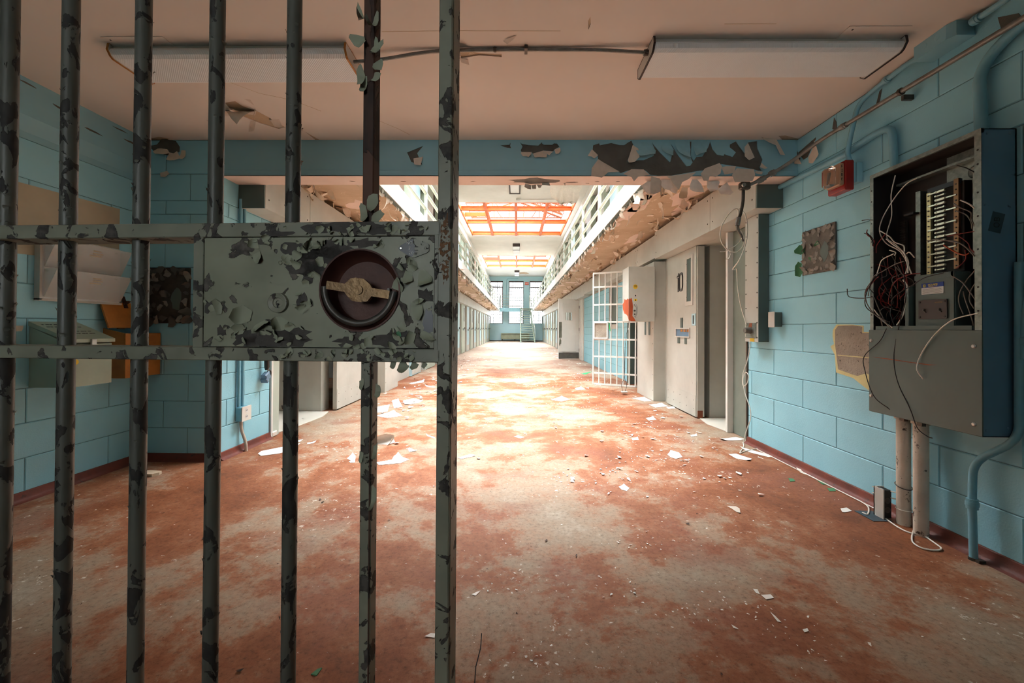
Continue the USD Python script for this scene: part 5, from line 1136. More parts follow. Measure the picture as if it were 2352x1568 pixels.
pipe('conduit', 'blue conduit strapped to the wall at the right edge of the picture', [(2.07, 1.655, .9), (2.07, 1.655, 1.0), (2.07, 1.62, 1.3), (2.07, 1.4, 1.42)], .013, 'pipe_blue_paint', .06, cat_='conduit', extra=[('strap', bx(2.055, 2.089, 1.638, 1.672, .96, .99, .004), 'pipe_blue_paint')])
t = Thing('junction_box', 'blue painted junction box in the corner under the ceiling', 'junction box', loc=(2.035, 1.925, 2.36))
pl = sg.Polygon([(-.03, 1.84), (.053, 1.84), (.053, 2.02), (-.045, 2.02), (-.045, 1.87)])
t.part('body', slab(sg.Polygon([(x + 2.035, y) for x, y in pl.exterior.coords]), 2.375, 2.439), 'blue_smooth_paint', sm=False)
t.part('cover', slab(sg.Polygon([(x + 2.035, y) for x, y in pl.buffer(.004).exterior.coords if x < .0562]).intersection(sg.box(0, 0, 2.089, 3)), 2.368, 2.375), 'blue_smooth_paint', sm=False)
for y in (1.91, 1.97): t.part('knockout', frame(lathe([(0, .002), (.012, .0015), (.014, 0)], 16), (1.99, y, 2.41), (0, -1, 0), Z3, (-1, 0, 0)), 'blue_smooth_paint')
for i, (x, y, top, lab) in enumerate(((2.035, 2.125, .571, 'white painted pipe from the panel to the floor, the far one of two'), (2.015, 2.015, .571, 'white painted pipe from the panel to the floor, the near one of two'))):
    pipe('riser_pipe', lab, [(x, y, 0), (x, y, .57)], .03, 'dirty_white_pipe', extra=[('collar', [cyl((x, y, .55), (x, y, .571), .037, 8)], 'dirty_white_pipe'), ('nut', bx(x - .04, x - .02, y - .045, y - .02, .548, .57), 'dark_steel')] + ([('cable_tie', tube([(x + .0335 * math.cos(a), y + .0335 * math.sin(a), .2 + .01 * math.sin(a)) for a in np.linspace(0, 2 * PI, 20)], .0025, 5), 'dark_steel'), ('cable_tie', tube([(x + .032 * math.cos(a), y + .032 * math.sin(a), .08) for a in np.linspace(0, 2 * PI, 20)], .002, 5), 'wire_white')] if i == 0 else []))
t = Thing('outlet_box', 'black metal outlet box standing on the floor against the far white pipe', 'outlet box', loc=(2.0, 2.2, 0))
t.part('box', [bx(1.975, 2.02, 2.175, 2.225, .004, .155, .003)], 'box_interior')
t.part('rim', [bx(1.97, 2.022, 2.222, 2.228, .0, .16), bx(1.97, 1.976, 2.17, 2.228, .0, .16)], 'fixture_metal')
for z in (.05, .1): t.part('knockout', frame(lathe([(0, .002), (.014, .0015), (.016, 0)], 16), (1.998, 2.175, z), (1, 0, 0), Z3, (0, -1, 0)), 'dark_steel')
t.part('cord_tie', [tube([(1.965, 2.232, z), (2.025, 2.165, z - .005), (2.03, 2.15, z)], .003, 6) for z in (.155, .12)], 'wire_white')
single('black_mat', bx(1.90, 2.0, 2.15, 2.27, .0005, .003), 'tape_dark', 'small dark grey plate lying on the floor under the outlet box', 'plate')

# fire alarm
t = Thing('fire_alarm', 'red fire alarm strobe lettered FIRE on a blue wall box', 'fire alarm', loc=(2.0, 2.48, 1.87))
t.part('back_box', [bx(2.052, 2.089, 2.43, 2.545, 1.915, 2.035, .002), bx(2.028, 2.047, 2.432, 2.545, 1.915, 2.03, .002)], 'blue_smooth_paint')
t.part('red_body', [bx(1.975, 2.03, 2.42, 2.56, 1.865, 2.045, .006)], 'alarm_red')
t.part('sign_block', bx(1.945, 1.977, 2.428, 2.535, 1.895, 2.03, .006), 'alarm_tan')
for k, ch in enumerate('FIRE'):
    t.part('lettering', frame(text(ch, .016, .0006), (1.961, 2.428, 2.008 - .026 * k), (1, 0, 0), Z3, (0, -1, 0)), 'ink', sm=False)
t.part('strobe_lens', bx(1.90, 1.946, 2.438, 2.525, 1.895, 2.02, .016), 'strobe_glass')
t.part('strobe_tube', [rot(bx(1.915, 1.923, 2.47, 2.478, 1.915, 1.985), (0, 1, 0), .2, (1.92, 2.474, 1.95)), bx(1.912, 1.935, 2.46, 2.495, 1.9, 1.91)], 'steel_bright')


# ragged panels of grey board with torn covering
def ragged(name, label, o, ea, en, w, h, seed, green):
    t = Thing(name, label, 'panel', loc=np.array(o) + np.array([0, 0, .0]))
    fr = lambda m: frame(m, o, ea, Z3, en); g = np.random.default_rng(seed)
    t.part('board', fr(bx(-w / 2, w / 2, 0, h, .001, .012, .001)), 'ragged_grey' if green else 'patch_metal')
    t.part('hollow', fr(slab(jag(12, w * .12, h * .2, .2, seed) + [w * .2, h * .42], .0121, .0126)), 'panel_grey_paint', sm=False)
    for i in range(34):
        edge = i < 22
        if edge:
            q = i / 22 * 4; sd = int(q); f_ = (q - sd) - .5
            fx, fz = ((f_ * .9, .93), (.44, .5 - f_ * .9), (-f_ * .9, .07), (-.44, .5 + f_ * .9))[sd]
        else: fx, fz = g.uniform(-.4, .1), g.uniform(.2, .85)
        r = (g.uniform(.035, .075) if edge else g.uniform(.03, .06)) * (1. if green else 1.5)
        an = g.uniform(0, 2 * PI); q = jag(11, r * w * 1.5, r * w * g.uniform(.7, 1.3), .35, seed * 31 + i); c_, s_ = math.cos(an), math.sin(an)
        q = np.c_[q[:, 0] * c_ - q[:, 1] * s_, q[:, 0] * s_ + q[:, 1] * c_] + [fx * w, fz * h]
        f = curl(q, (fx * w, fz * h) + g.uniform(-.5, .2) * r * w * np.array([c_, s_]), an + g.uniform(-.6, .6), g.uniform(.012, .03), .007, wob=.4, seed=i)
        f.vertices[:, 2] += .0125 + .0015 * (i % 3)
        t.part('torn_flap', fr(f), ('green_flake' if i in (24, 29) else 'ragged_flake') if green else ('ragged_flake' if i % 3 == 0 else 'ragged_dark_flake'))
    if green:
        for i, (a, b) in enumerate(((-.58, .18), (-.52, .6))):
            f = curl(jag(8, .035, .05 - .02 * i, .35, 9 + i) + [a * w, b * h], (a * w + .03, b * h), PI, .06, .015, seed=i); f.vertices[:, 2] += .014
            t.part('torn_flap', fr(f), 'green_flake')
    return t


two_sided('ragged_flake', (142, 137, 128), (120, 115, 106))
two_sided('ragged_dark_flake', (92, 90, 86), (74, 72, 68))
ragged('torn_panel', 'square grey board with torn curling flaps on the right wall', (XR, 2.78, 1.412), (0, -1, 0), (-1, 0, 0), .30, .315, 3, True)
ragged('torn_panel', 'dark torn board on the facing wall, left of the gate lock box', (-2.655, YB, 1.04), (1, 0, 0), (0, -1, 0), .34, .42, 5, False)

t = Thing('switch_box', 'small grey metal switch box beside the sheet metal duct on the right wall', 'switch', loc=(2.06, 3.2, 1.04))
t.part('box', bx(2.03, 2.089, 3.165, 3.235, 1.04, 1.155, .003), 'panel_grey_paint')
t.part('cover', bx(2.024, 2.031, 3.16, 3.24, 1.035, 1.16, .003), 'fixture_metal')
t = Thing('wall_duct', 'tall grey sheet metal duct with screwed front at the end of the right wall', 'duct', loc=(2.045, 3.42, .915))
t.part('casing', bx(2.002, 2.089, 3.33, 3.515, .915, 1.977, .002), 'panel_grey_paint')
t.part('front_plate', bx(1.998, 2.003, 3.328, 3.517, .913, 1.977, .001), 'grey_door_paint')
for z in np.arange(.95, 1.96, .125):
    for y in (3.342, 3.503):
        t.part('screw', frame(lathe([(0, .004), (.004, .003), (.006, 0)], 8), (1.998, y, z), (0, -1, 0), Z3, (-1, 0, 0)), 'dark_steel')
t.part('jack_plate', bx(1.994, 1.999, 3.35, 3.5, .945, 1.075, .001), 'galvanized')
t.part('rust_stain', frame(slab([(3.4, .99), (3.45, .985), (3.46, 1.03), (3.445, 1.073), (3.405, 1.073), (3.41, 1.02)], 0, .0006), (1.994, 0, 0), (0, 1, 0), Z3, (-1, 0, 0)), 'rust_steel', sm=False)
t.part('jack', [frame(lathe([(.0, .05), (.022, .05), (.026, .044), (.026, .02), (.03, .0)], 20), (1.994, 3.43, 1.01), (0, -1, 0), Z3, (-1, 0, 0))], 'ragged_grey')
t.part('yellow_tag', bx(1.996, 1.9985, 3.38, 3.44, .916, .944), 'sticker_yellow')

# ------------------------------------------------------------------ fluorescent fixtures and their conduit
for lab, x0, x1, yo in (('fluorescent ceiling fixture with white ribbed lens, the right one', .655, 1.872, 0.), ('fluorescent ceiling fixture with yellowed corner, the left one behind the bars', -2.07, -.862, .035)):
    t = Thing('ceiling_fixture', lab, 'light fixture', 'vestibule ceiling fixtures', loc=((x0 + x1) / 2, 2.06 + yo, 2.38))
    t.part('housing', bx(x0 + .004, x1 - .004, 1.955 + yo, 2.165 + yo, 2.415, 2.4395, .002), 'fixture_metal')
    prof = sg.Polygon([(1.94 + yo, 2.416), (1.935 + yo, 2.404), (1.945 + yo, 2.388), (1.965 + yo, 2.379), (2.155 + yo, 2.379), (2.175 + yo, 2.388), (2.18 + yo, 2.404), (2.175 + yo, 2.416)])
    t.part('lens', frame(slab(prof, 0, x1 - x0 - .016), (x0 + .008, 0, 0), (0, 1, 0), Z3, (1, 0, 0)), 'ribbed_lens', sm=18)
    for x in (x0, x1 - .008):
        e = sg.Polygon([(1.933 + yo, 2.438), (1.927 + yo, 2.405), (1.945 + yo, 2.38), (1.96 + yo, 2.372), (2.165 + yo, 2.372), (2.186 + yo, 2.39), (2.186 + yo, 2.438)])
        t.part('end_cap', frame(slab(e, 0, .008), (x, 0, 0), (0, 1, 0), Z3, (1, 0, 0)), 'fixture_metal', sm=False)
        t.part('edge_trim', frame(slab(e.exterior.buffer(.0013), -.001, .009), (x, 0, 0), (0, 1, 0), Z3, (1, 0, 0)), 'oak_wood' if (yo > 0) else 'dark_frame_paint', sm=False)
for i, (x0, x1, y0, y1) in enumerate(((1.55, 1.84, 1.875, 1.95), (-2.06, -1.75, 1.925, 2.0))):
    single('cover_plate', slab(sg.box(x0, y0, x1, y1 + .1), 2.437, 2.4395), 'ceiling_paint', f'thin white cover plate on the ceiling behind the {("right", "left")[i]} fixture', 'plate', sm=False)
    single('screw_hole', cyl((x0 + .03, y0 + .02, 2.4362), (x0 + .03, y0 + .02, 2.4372), .004, 8), 'black', f'dark screw in the ceiling cover plate of the {("right", "left")[i]} fixture', 'screw')
pipe('ceiling_conduit', 'dark metal conduit across the ceiling between the two fixtures', [(-.862, 2.065, 2.405), (-.7, 2.05, 2.408), (-.45, 2.02, 2.43), (-.1, 2.012, 2.43), (.4, 2.012, 2.428), (.654, 2.012, 2.412)], .0085, 'conduit_metal', .2, cat_='conduit', extra=[('coupling', collar((.645, 2.012, 2.412), (1, 0, 0), .014, .012), 'dark_steel'), ('coupling', collar((-.12, 2.012, 2.43), (1, 0, 0), .011, .008), 'dark_steel'), ('strap', bx(.03, .045, 1.99, 2.034, 2.42, 2.4395), 'dark_steel')])

# ------------------------------------------------------------------ things on the left wall, seen through the bars
t = Thing('mailbox', 'grey green steel drop box with sloped lid on the left wall', 'box', loc=(-2.74, 2.43, .65))
body = sg.Polygon([(XL + .001, .652), (-2.62, .652), (-2.62, .905), (XL + .001, 1.01)])
t.part('body', frame(slab(body, 0, .245), (0, 2.545, 0), (1, 0, 0), Z3, (0, -1, 0)), 'mailbox_paint', sm=False)
lid = sg.Polygon([(XL + .001, 1.014), (-2.605, .915), (-2.605, .936), (XL + .001, 1.04)])
LD = t.part('lid', frame(slab(lid, -.006, .251), (0, 2.545, 0), (1, 0, 0), Z3, (0, -1, 0)), 'mailbox_paint', sm=False)
t.part('latch', [bx(-2.606, -2.594, 2.40, 2.43, .89, .935, .002), bx(-2.62, -2.598, 2.385, 2.445, .882, .892, .002)], 'steel_bright')
sl = np.array([-2.605 - XL, 0, .936 - 1.04]); sl /= np.linalg.norm(sl); nn = np.array([-sl[2], 0, sl[0]])
for k, (s_, d) in enumerate((('DEPOSIT MAIL', .05), ('IN SLOT BELOW', .085), ('U.S. MAIL ONLY', .12), ('NO INTEROFFICE MAIL', .155), ('PICK UP DAILY 8 A.M.', .19))):
    if k in (2,): continue
    o = np.array([XL, 2.42, 1.04]) + sl * d + nn * .0005
    t.part('lid_lettering', frame(slab(unary_union([sg.box(-.1 + .021 * j, -.004, -.1 + .021 * j + .012 + .006 * ((j * 7 + k) % 2), .004) for j in range(9)]), 0, .0005), o, (0, 1, 0), -sl, nn), 'ink', parent=LD, sm=False)
t.part('slot', frame(slab(sg.box(-.09, -.008, -.02, .008), 0, .0006), np.array([XL, 2.42, 1.04]) + sl * .16 + nn * .0005, (0, 1, 0), -sl, nn), 'black', parent=LD, sm=False)
t.part('sticker', frame(slab(sg.Point(0, 0).buffer(.016), 0, .0005), (-2.62, 2.335, .80), (0, -1, 0), Z3, (1, 0, 0)), 'sticker_yellow', sm=False)

t = Thing('suggestion_box', 'orange brown wooden box with raised lid in the left corner', 'box', loc=(-2.78, 2.86, .65))
y0, y1, x0, x1 = 2.715, 2.985, XL + .002, -2.70
t.part('front_board', bx(x1 - .012, x1, y0, y1, .655, .965, .001), 'oak_wood')
t.part('near_board', frame(slab([(x0, .655), (x1 - .012, .655), (x1 - .012, .965), (x0, 1.0)], 0, .012), (0, y0 + .012, 0), (1, 0, 0), Z3, (0, -1, 0)), 'oak_wood', sm=False)
t.part('far_board', bx(x0, x1 - .012, y1 - .012, y1, .655, .965), 'oak_wood')
t.part('bottom_board', bx(x0, x1 - .012, y0 + .012, y1 - .012, .655, .667), 'oak_wood')
t.part('lid', frame(slab(sg.box(2.68, 0, 2.945, .19), 0, .012), (XL + .07, 0, 1.0), (0, 1, 0), np.array([-.33, 0, .944]), np.array([.944, 0, .33])), 'oak_wood', sm=False)
t.part('hinge', [cyl((XL + .075, y, 1.0), (XL + .075, y + .05, 1.0), .005, 8) for y in (2.74, 2.88)], 'bronze')
t.part('hasp', [frame(bx(2.83, 2.86, .15, .24, .012, .015), (XL + .07, 0, 1.0), (0, 1, 0), np.array([-.33, 0, .944]), np.array([.944, 0, .33])), rot(bx(XL + .015, XL + .06, 2.83, 2.86, 1.17, 1.176), (0, 1, 0), -.6, (XL + .02, 2.8, 1.17))], 'rust_bar_paint')

t = Thing('file_holder', 'clear plastic two pocket wall file holder on the left wall', 'file holder', loc=(-2.82, 2.58, 1.18))
t.part('back_board', bx(XL + .002, XL + .03, 2.325, 2.80, 1.175, 1.56, .003), 'lens_white')
t.part('edge_frame', [bx(XL + .002, XL + .036, 2.318, 2.33, 1.17, 1.565), bx(XL + .002, XL + .036, 2.318, 2.81, 1.165, 1.178)], 'fixture_metal')
for z in (1.19, 1.37):
    pk = frame(slab(sg.box(2.34, 0, 2.80, .185), 0, .003), (XL + .034, 0, z), (0, 1, 0), np.array([.42, 0, .907]), np.array([.907, 0, -.42]))
    t.part('pocket', pk, 'clear_acrylic', sm=False)
    t.part('pocket_side', [frame(slab([(0, 0), (.0, .168), (.078, .168)], 0, .003), (XL + .034, y, z), (1, 0, 0), Z3, (0, -1, 0)) for y in (2.345, 2.80)], 'clear_acrylic', sm=False)
    for j, yy in enumerate((2.545, 2.56, 2.555)):
        t.part('pocket_print', frame(bx(yy, yy + .075 - .012 * j, .11 + .017 * j, .118 + .017 * j, -.0006, 0), (XL + .034 + .0034, 0, z), (0, 1, 0), np.array([.42, 0, .907]), np.array([.907, 0, -.42])), 'tan_patch_paint')
    t.part('clip', [bx(XL + .03, XL + .04, y, y + .01, z + .15, z + .16) for y in (2.35, 2.76)], 'dark_steel')
pipe('conduit', 'blue conduit pair running down the bright corner wall to an outlet', [(XC + .018, 3.19, .37), (XC + .018, 3.19, 2.05)], .012, 'pipe_blue_paint', cat_='conduit', extra=[('second_tube', cyl((XC + .018, 3.235, .37), (XC + .018, 3.235, 2.05), .012, 12), 'pipe_blue_paint'), ('lower_tube', tube(smooth([(XC + .02, 3.215, .26), (XC + .022, 3.225, .17), (XC + .045, 3.235, .08), (XC + .05, 3.24, 0)], 6), .012, 10), 'dirty_white_pipe')])
t = Thing('wall_outlet', 'blue surface outlet box with pale double socket on the corner wall', 'outlet', loc=(XC + .03, 3.235, .25))
t.part('box', bx(XC + .001, XC + .05, 3.175, 3.285, .255, .365, .003), 'pipe_blue_paint')
t.part('face_plate', bx(XC + .05, XC + .055, 3.178, 3.292, .25, .37, .002), 'white_plastic')
t.part('socket', [frame(slab(sg.Point(0, 0).buffer(.016), 0, .001), (XC + .055, 3.235, z), (0, -1, 0), Z3, (1, 0, 0)) for z in (.285, .335)], 'lens_white', sm=False)
t.part('socket_hole', [bx(XC + .055, XC + .0566, 3.235 + d - .002, 3.235 + d + .002, z - .005, z + .006) for z in (.285, .335) for d in (-.008, .008)], 'black')
t = Thing('hanging_handset', 'black handle with a silver clasp hanging on the corner wall under the lock box', 'clasp', loc=(XC + .05, 3.5, .53))
t.part('grip', tube([(XC + .045, 3.5, .83), (XC + .045, 3.5, .80), (XC + .045, 3.505, .66), (XC + .045, 3.505, .635)], [.012, .02, .02, .014], 12), 'black_plastic')
t.part('clasp', [rot(bx(XC + .02, XC + .07, 3.46, 3.53, .55, .615, .008), (1, 0, 0), .5, (XC + .045, 3.5, .58)), rot(bx(XC + .015, XC + .075, 3.45, 3.475, .54, .58, .004), (1, 0, 0), .5, (XC + .045, 3.5, .58))], 'panel_side_paint')
t.part('ring', tube([(XC + .045, 3.535 + .03 * math.cos(a), .60 + .03 * math.sin(a)) for a in np.linspace(0, 2 * PI, 18)], .005, 6), 'black_plastic')
t.part('hook', tube([(XC + .002, 3.5, .86), (XC + .045, 3.5, .86), (XC + .045, 3.5, .82)], .004, 6), 'dark_steel')

# ------------------------------------------------------------------ near cells, right and left
t = Thing('door_jamb', 'pale green steel door jamb between the duct and the open cell on the right', 'door frame', loc=(2.14, 3.93, 0))
t.part('post', bx(2.135, 2.25, 3.64, 3.985, 0, 1.98, .003), 'dark_jamb_paint')
t.part('edge', bx(2.08, 2.14, 3.965, 4.0, 0, 1.98, .002), 'white_hall_paint')
t.part('stop', bx(2.078, 2.1, 3.63, 3.645, 0, 1.98, .001), 'brown_jamb_paint')
t = Thing('door_jamb', 'pale green steel door jamb beyond the bright corner wall on the left', 'door frame', loc=(-2.3, 3.7, 0))
t.part('post', bx(-2.36, -2.255, 3.63, 3.76, 0, 1.98, .003), 'pale_green_paint')
t.part('edge', bx(-2.262, -2.245, 3.625, 3.65, 0, 1.98, .002), 'white_hall_paint')
struct('cell_wall', bx(2.95, 3.02, 3.4, 4.62, 0, 2.4), 'old_yellow_paint')
struct('cell_wall', bx(-4.0, -3.95, 3.4, 4.78, 0, 2.4), 'white_hall_paint')
single('cell_slab', slab([(2.09, 3.99), (2.94, 3.99), (2.94, 4.6), (2.09, 4.6), (2.04, 4.3)], .0005, .006), 'tile_white', 'white painted floor slab in the open cell doorway on the right', 'floor slab', sm=False)
single('cell_slab', slab([(-2.3, 3.78), (-3.2, 3.78), (-3.2, 4.77), (-2.26, 4.77), (-2.2, 4.5), (-2.24, 4.0)], .0005, .006), 'tile_white', 'white painted floor slab in the open cell doorway on the left', 'floor slab', sm=False)


def near_door(side, label, x, y0, y1, s, number):
    """Solid cell door, its face at x looking along -s."""
    D = Thing('solid_cell_door', label, 'door', loc=(x, (y0 + y1) / 2, .01)); n = (-s, 0, 0)
    ea = (0, -s, 0); A = lambda y: -s * y                   # a grows to the right as one faces the door
    F = lambda m: frame(m, (x, 0, 0), ea, Z3, n)
    w = lambda a, b, z0, z1, n0, n1, bev=0.: F(bx(min(A(a), A(b)), max(A(a), A(b)), z0, z1, n0, n1, bev))
    D.part('slab', bx(x, x + s * .05, y0, y1, .012, 1.978, .003), 'grey_door_paint')
    D.part('kick_plate', w(y0 + .005, y1 - .005, .015, .26, 0, .003), 'grey_door_paint')
    for z in (.1, .2):
        for yy in np.linspace(y0 + .05, y1 - .05, 5): D.part('screw', F(mv(lathe([(0, .003), (.004, .002), (.005, 0)], 8), A(yy), z, .003)), 'dark_steel')
    f = y0 + .06 if s > 0 else y0 + .06
    wa, wb = y0 + .10, y0 + .245
    D.part('window_frame', F(slab(sg.box(min(A(wa), A(wb)) - .03, 1.30, max(A(wa), A(wb)) + .03, 1.90).difference(sg.box(min(A(wa), A(wb)) + .012, 1.35, max(A(wa), A(wb)) - .012, 1.86)), 0, .012)), 'fixture_metal', sm=False)
    D.part('window', w(wa, wb, 1.34, 1.87, -.002, .003), 'panel_grey_paint')
    for z in (1.4, 1.6, 1.8): D.part('screw', F(mv(lathe([(0, .003), (.004, .002), (.005, 0)], 8), A(wb) - .016 * s * -1, z, .012)), 'dark_steel')
    sa, sb = y0 + .155, y0 + .575
    D.part('slot_frame', F(slab(sg.box(min(A(sa), A(sb)), .915, max(A(sa), A(sb)), 1.035).difference(sg.box(min(A(sa), A(sb)) + .02, .932, max(A(sa), A(sb)) - .012, 1.02)), 0, .012)), 'fixture_metal', sm=False)
    D.part('slot_hole', w(sa, sb, .92, 1.03, -.001, .002), 'panel_side_paint')
    D.part('slot_shelf', [w(sa + .03 + k * .09, sa + .09 + k * .09, .985, 1.015, .002, .004) for k in range(3)], 'oak_wood')
    D.part('slot_hinge', w(sa + .09, sa + .15, .84, .915, .001, .006), 'panel_grey_paint')
    D.part('slot_hinge', w(sb - .13, sb - .06, .84, .915, .001, .006), 'panel_grey_paint')
    D.part('slot_latch', w((sa + sb) / 2 - .01, (sa + sb) / 2 + .06, 1.035, 1.16, .001, .006), 'panel_grey_paint')
    D.part('lock_plate', w(y0 + .0, y0 + .1, 1.06, 1.2, .001, .008, .002), 'pale_blue_door_paint')
    D.part('lock_slot', w(y0 + .04, y0 + .065, 1.08, 1.18, .008, .0095), 'ink')
    if number:
        one = sg.Polygon([(-.03, 0), (0, 0), (0, .24), (-.02, .24), (-.03, .21), (-.055, .2), (-.055, .18), (-.03, .18)])
        ring = sg.Point(0, 0).buffer(1., 24)
        o = sg.Polygon([(.045 + .062 * px, .12 + .12 * py) for px, py in ring.exterior.coords]).intersection(sg.box(-1, 0, 1, .24))
        o = sg.Polygon([(.05 + a_ * .052, .12 + b_ * .12) for a_, b_ in [(math.copysign(abs(math.cos(t)) ** .6, math.cos(t)), math.copysign(abs(math.sin(t)) ** .6, math.sin(t))) for t in np.linspace(0, 2 * PI, 48)[:-1]]])
        oi = sg.Polygon([(.05 + a_ * .022, .12 + b_ * .088) for a_, b_ in [(math.copysign(abs(math.cos(t)) ** .6, math.cos(t)), math.copysign(abs(math.sin(t)) ** .6, math.sin(t))) for t in np.linspace(0, 2 * PI, 48)[:-1]]])
        num = unary_union([one.difference(sg.box(-.1, .185, .1, .192)), o.difference(oi).difference(sg.box(.043, -1, .057, 1))])
        from shapely.affinity import scale as _sc
        D.part('number', F(mv(slab(_sc(num, 1.3, 1, origin=(0, 0)), .0005, .0012), A(5.08), 1.49, 0)), 'ink', label='black stencilled number 10', sm=False)
    return D


near_door('right', 'grey steel cell door stencilled 10 with slit window and food slot', 2.052, 4.595, 5.47, 1, True)
near_door('left', 'grey steel cell door on the left, facing the door stencilled 10', -2.2, 4.85, 5.7, -1, False)
t = Thing('door_edge_channel', 'scuffed steel edge channel at the near side of the door stencilled 10', 'door frame', loc=(2.09, 4.585, 0))
t.part('channel', bx(2.06, 2.14, 4.575, 4.592, .02, 1.97, .002), 'grey_door_paint')
t.part('rusty_foot', bx(2.062, 2.12, 4.571, 4.576, .0, .09), 'rust_steel')
for s, y0, y1, d, side in ((1, 5.66, 6.42, .17, 'right'), (-1, 6.23, 6.9, .175, 'left')):
    t = Thing('casing_column', f'square grey steel column casing on the {side}, between two cells', 'column', loc=(sx(s, d / 2), (y0 + y1) / 2, 0))
    t.part('casing', bx(sx(s, -.018), sx(s, d), y0, y1, 0, 1.975, .004), 'grey_door_paint')
    t.part('hinge_plate', [bx(sx(s, d), sx(s, d + .004), y, y + .07, .93, 1.14) for y in ((y0 + .14, y0 + .32) if s > 0 else (y0 + .2,))], 'panel_grey_paint')
    for z in np.arange(.15, 1.9, .22):
        t.part('screw', frame(lathe([(0, .004), (.004, .003), (.006, 0)], 8), (sx(s, d), y0 + .03, z), (0, -s, 0), Z3, (-s, 0, 0)), 'dark_steel')
struct('wall_pier_right', bx(sx(1, .0), sx(1, -.15), 5.47, 5.665, 0, 1.98), 'grey_door_paint')
struct('wall_pier_left', bx(sx(-1, -.01), sx(-1, -.15), 5.7, 8.3, 0, 1.98), 'grey_door_paint')

# control cabinet on the column
t = Thing('control_cabinet', 'grey steel control cabinet with handle and patch of bare orange primer', 'cabinet', loc=(1.745, 5.77, 1.12))
t.part('body', bx(1.565, 1.928, 5.60, 5.94, 1.125, 1.895, .004), 'grey_door_paint')
t.part('door_seam', [bx(1.5635, 1.5655, 5.598, 5.603, 1.13, 1.89)], 'panel_grey_paint')
t.part('primer_patch', frame(slab([(1.566, 1.14), (1.60, 1.128), (1.66, 1.128), (1.64, 1.17), (1.615, 1.2), (1.622, 1.33), (1.612, 1.42), (1.60, 1.455), (1.585, 1.44), (1.575, 1.45), (1.566, 1.43)], 0, .0008), (0, 5.60, 0), (1, 0, 0), Z3, (0, -1, 0)), 'orange_primer', sm=False, label='bare orange primer')
t.part('primer_patch', frame(slab([(5.60, 1.14), (5.66, 1.2), (5.74, 1.23), (5.82, 1.24), (5.9, 1.3), (5.93, 1.38), (5.86, 1.41), (5.82, 1.455), (5.74, 1.43), (5.66, 1.45), (5.60, 1.43)], 0, .0008), (1.565, 0, 0), (0, 1, 0), Z3, (-1, 0, 0)), 'orange_primer', sm=False)
t.part('handle', [tube(rounded([(1.64, 5.6, 1.36), (1.64, 5.56, 1.37), (1.665, 5.555, 1.33), (1.665, 5.555, 1.24), (1.655, 5.56, 1.19), (1.65, 5.6, 1.19)], .02), .008, 8)], 'steel_bright')
t.part('lock', [cyl((1.645, 5.6, 1.275), (1.645, 5.592, 1.275), .014, 12), cyl((1.645, 5.6, 1.225), (1.645, 5.592, 1.225), .011, 12)], 'dark_steel')
t.part('warning_sticker', frame(slab(sg.Point(1.655, 1.61).buffer(.032), 0, .0008), (0, 5.60, 0), (1, 0, 0), Z3, (0, -1, 0)), 'sticker_yellow', sm=False)
t.part('sticker_print', [bx(1.632, 1.678, 5.5988, 5.5993, z, z + .006) for z in (1.595, 1.612, 1.626)], 'ink')
t.part('round_sticker', frame(slab(sg.Point(1.658, 1.485).buffer(.03), 0, .0008), (0, 5.60, 0), (1, 0, 0), Z3, (0, -1, 0)), 'fixture_metal', sm=False)
t.part('sticker_print', bx(1.65, 1.666, 5.5988, 5.5993, 1.475, 1.497), 'ink')
t.part('warning_sticker', bx(1.637, 1.677, 5.5988, 5.5999, 1.41, 1.44), 'sticker_yellow')
t.part('sticker_print', bx(1.65, 1.665, 5.5984, 5.5989, 1.415, 1.43), 'ink')

# small barred gate standing open past the column
A0, A1 = np.array([2.085, 6.96]), np.array([1.395, 7.30])
gl = np.linalg.norm(A1 - A0); da = (A1 - A0) / gl
t = Thing('open_barred_gate', 'narrow pale barred gate with food slot standing open on the right', 'gate', loc=(*A0, 0), rz=math.atan2(da[1], da[0]), local=True)
for k, x in enumerate(np.linspace(.02, gl - .0, 8)):
    t.part('bar', cyl((x, 0, .02), (x, 0, 2.02), .011 if 0 < k < 7 else .015, 10), 'white_hall_paint')
for z in (.0, .2, .5, .81, 1.125, 1.437, 1.757, 2.01):
    t.part('strap', bx(0, gl + .01, -.008, .008, z + .004, z + .034), 'white_hall_paint')
t.part('slot_box', [bx(gl - .27, gl - .01, -.03, .03, 1.12, 1.14), bx(gl - .27, gl - .01, -.03, .03, .84, .86), bx(gl - .27, gl - .25, -.03, .03, .84, 1.14), bx(gl - .03, gl - .01, -.03, .03, .84, 1.14)], 'white_hall_paint')
t.part('slot_plate', bx(gl - .25, gl - .03, .0, .012, .86, 1.12), 'porous_block')
t.part('green_ribbon', tube(smooth([(gl - .29, .0, 1.13), (gl - .295, .02, 1.05), (gl - .31, .02, .98), (gl - .3, .02, 1.1)], 5), .006, 6), 'green_ribbon', label='bright green ribbon')
t = Thing('dangling_box', 'small pale electrical box dangling on its wires just above the red floor', 'box', loc=(1.66, 6.2, .02))
t.part('shell', [bx(1.62, 1.71, 6.16, 6.24, .03, .055, .006), bx(1.635, 1.695, 6.17, 6.23, .018, .032, .004)], 'fixture_metal')
t.part('wire', [tube(smooth([(1.66 + d, 6.2, .055), (1.665 + d * 2, 6.2, .16), (1.662, 6.18, .3), (1.655, 6.1, .8), (1.65, 5.9, 1.124)], 5), .003, 5) for d in (-.02, .02)], 'wire_black')

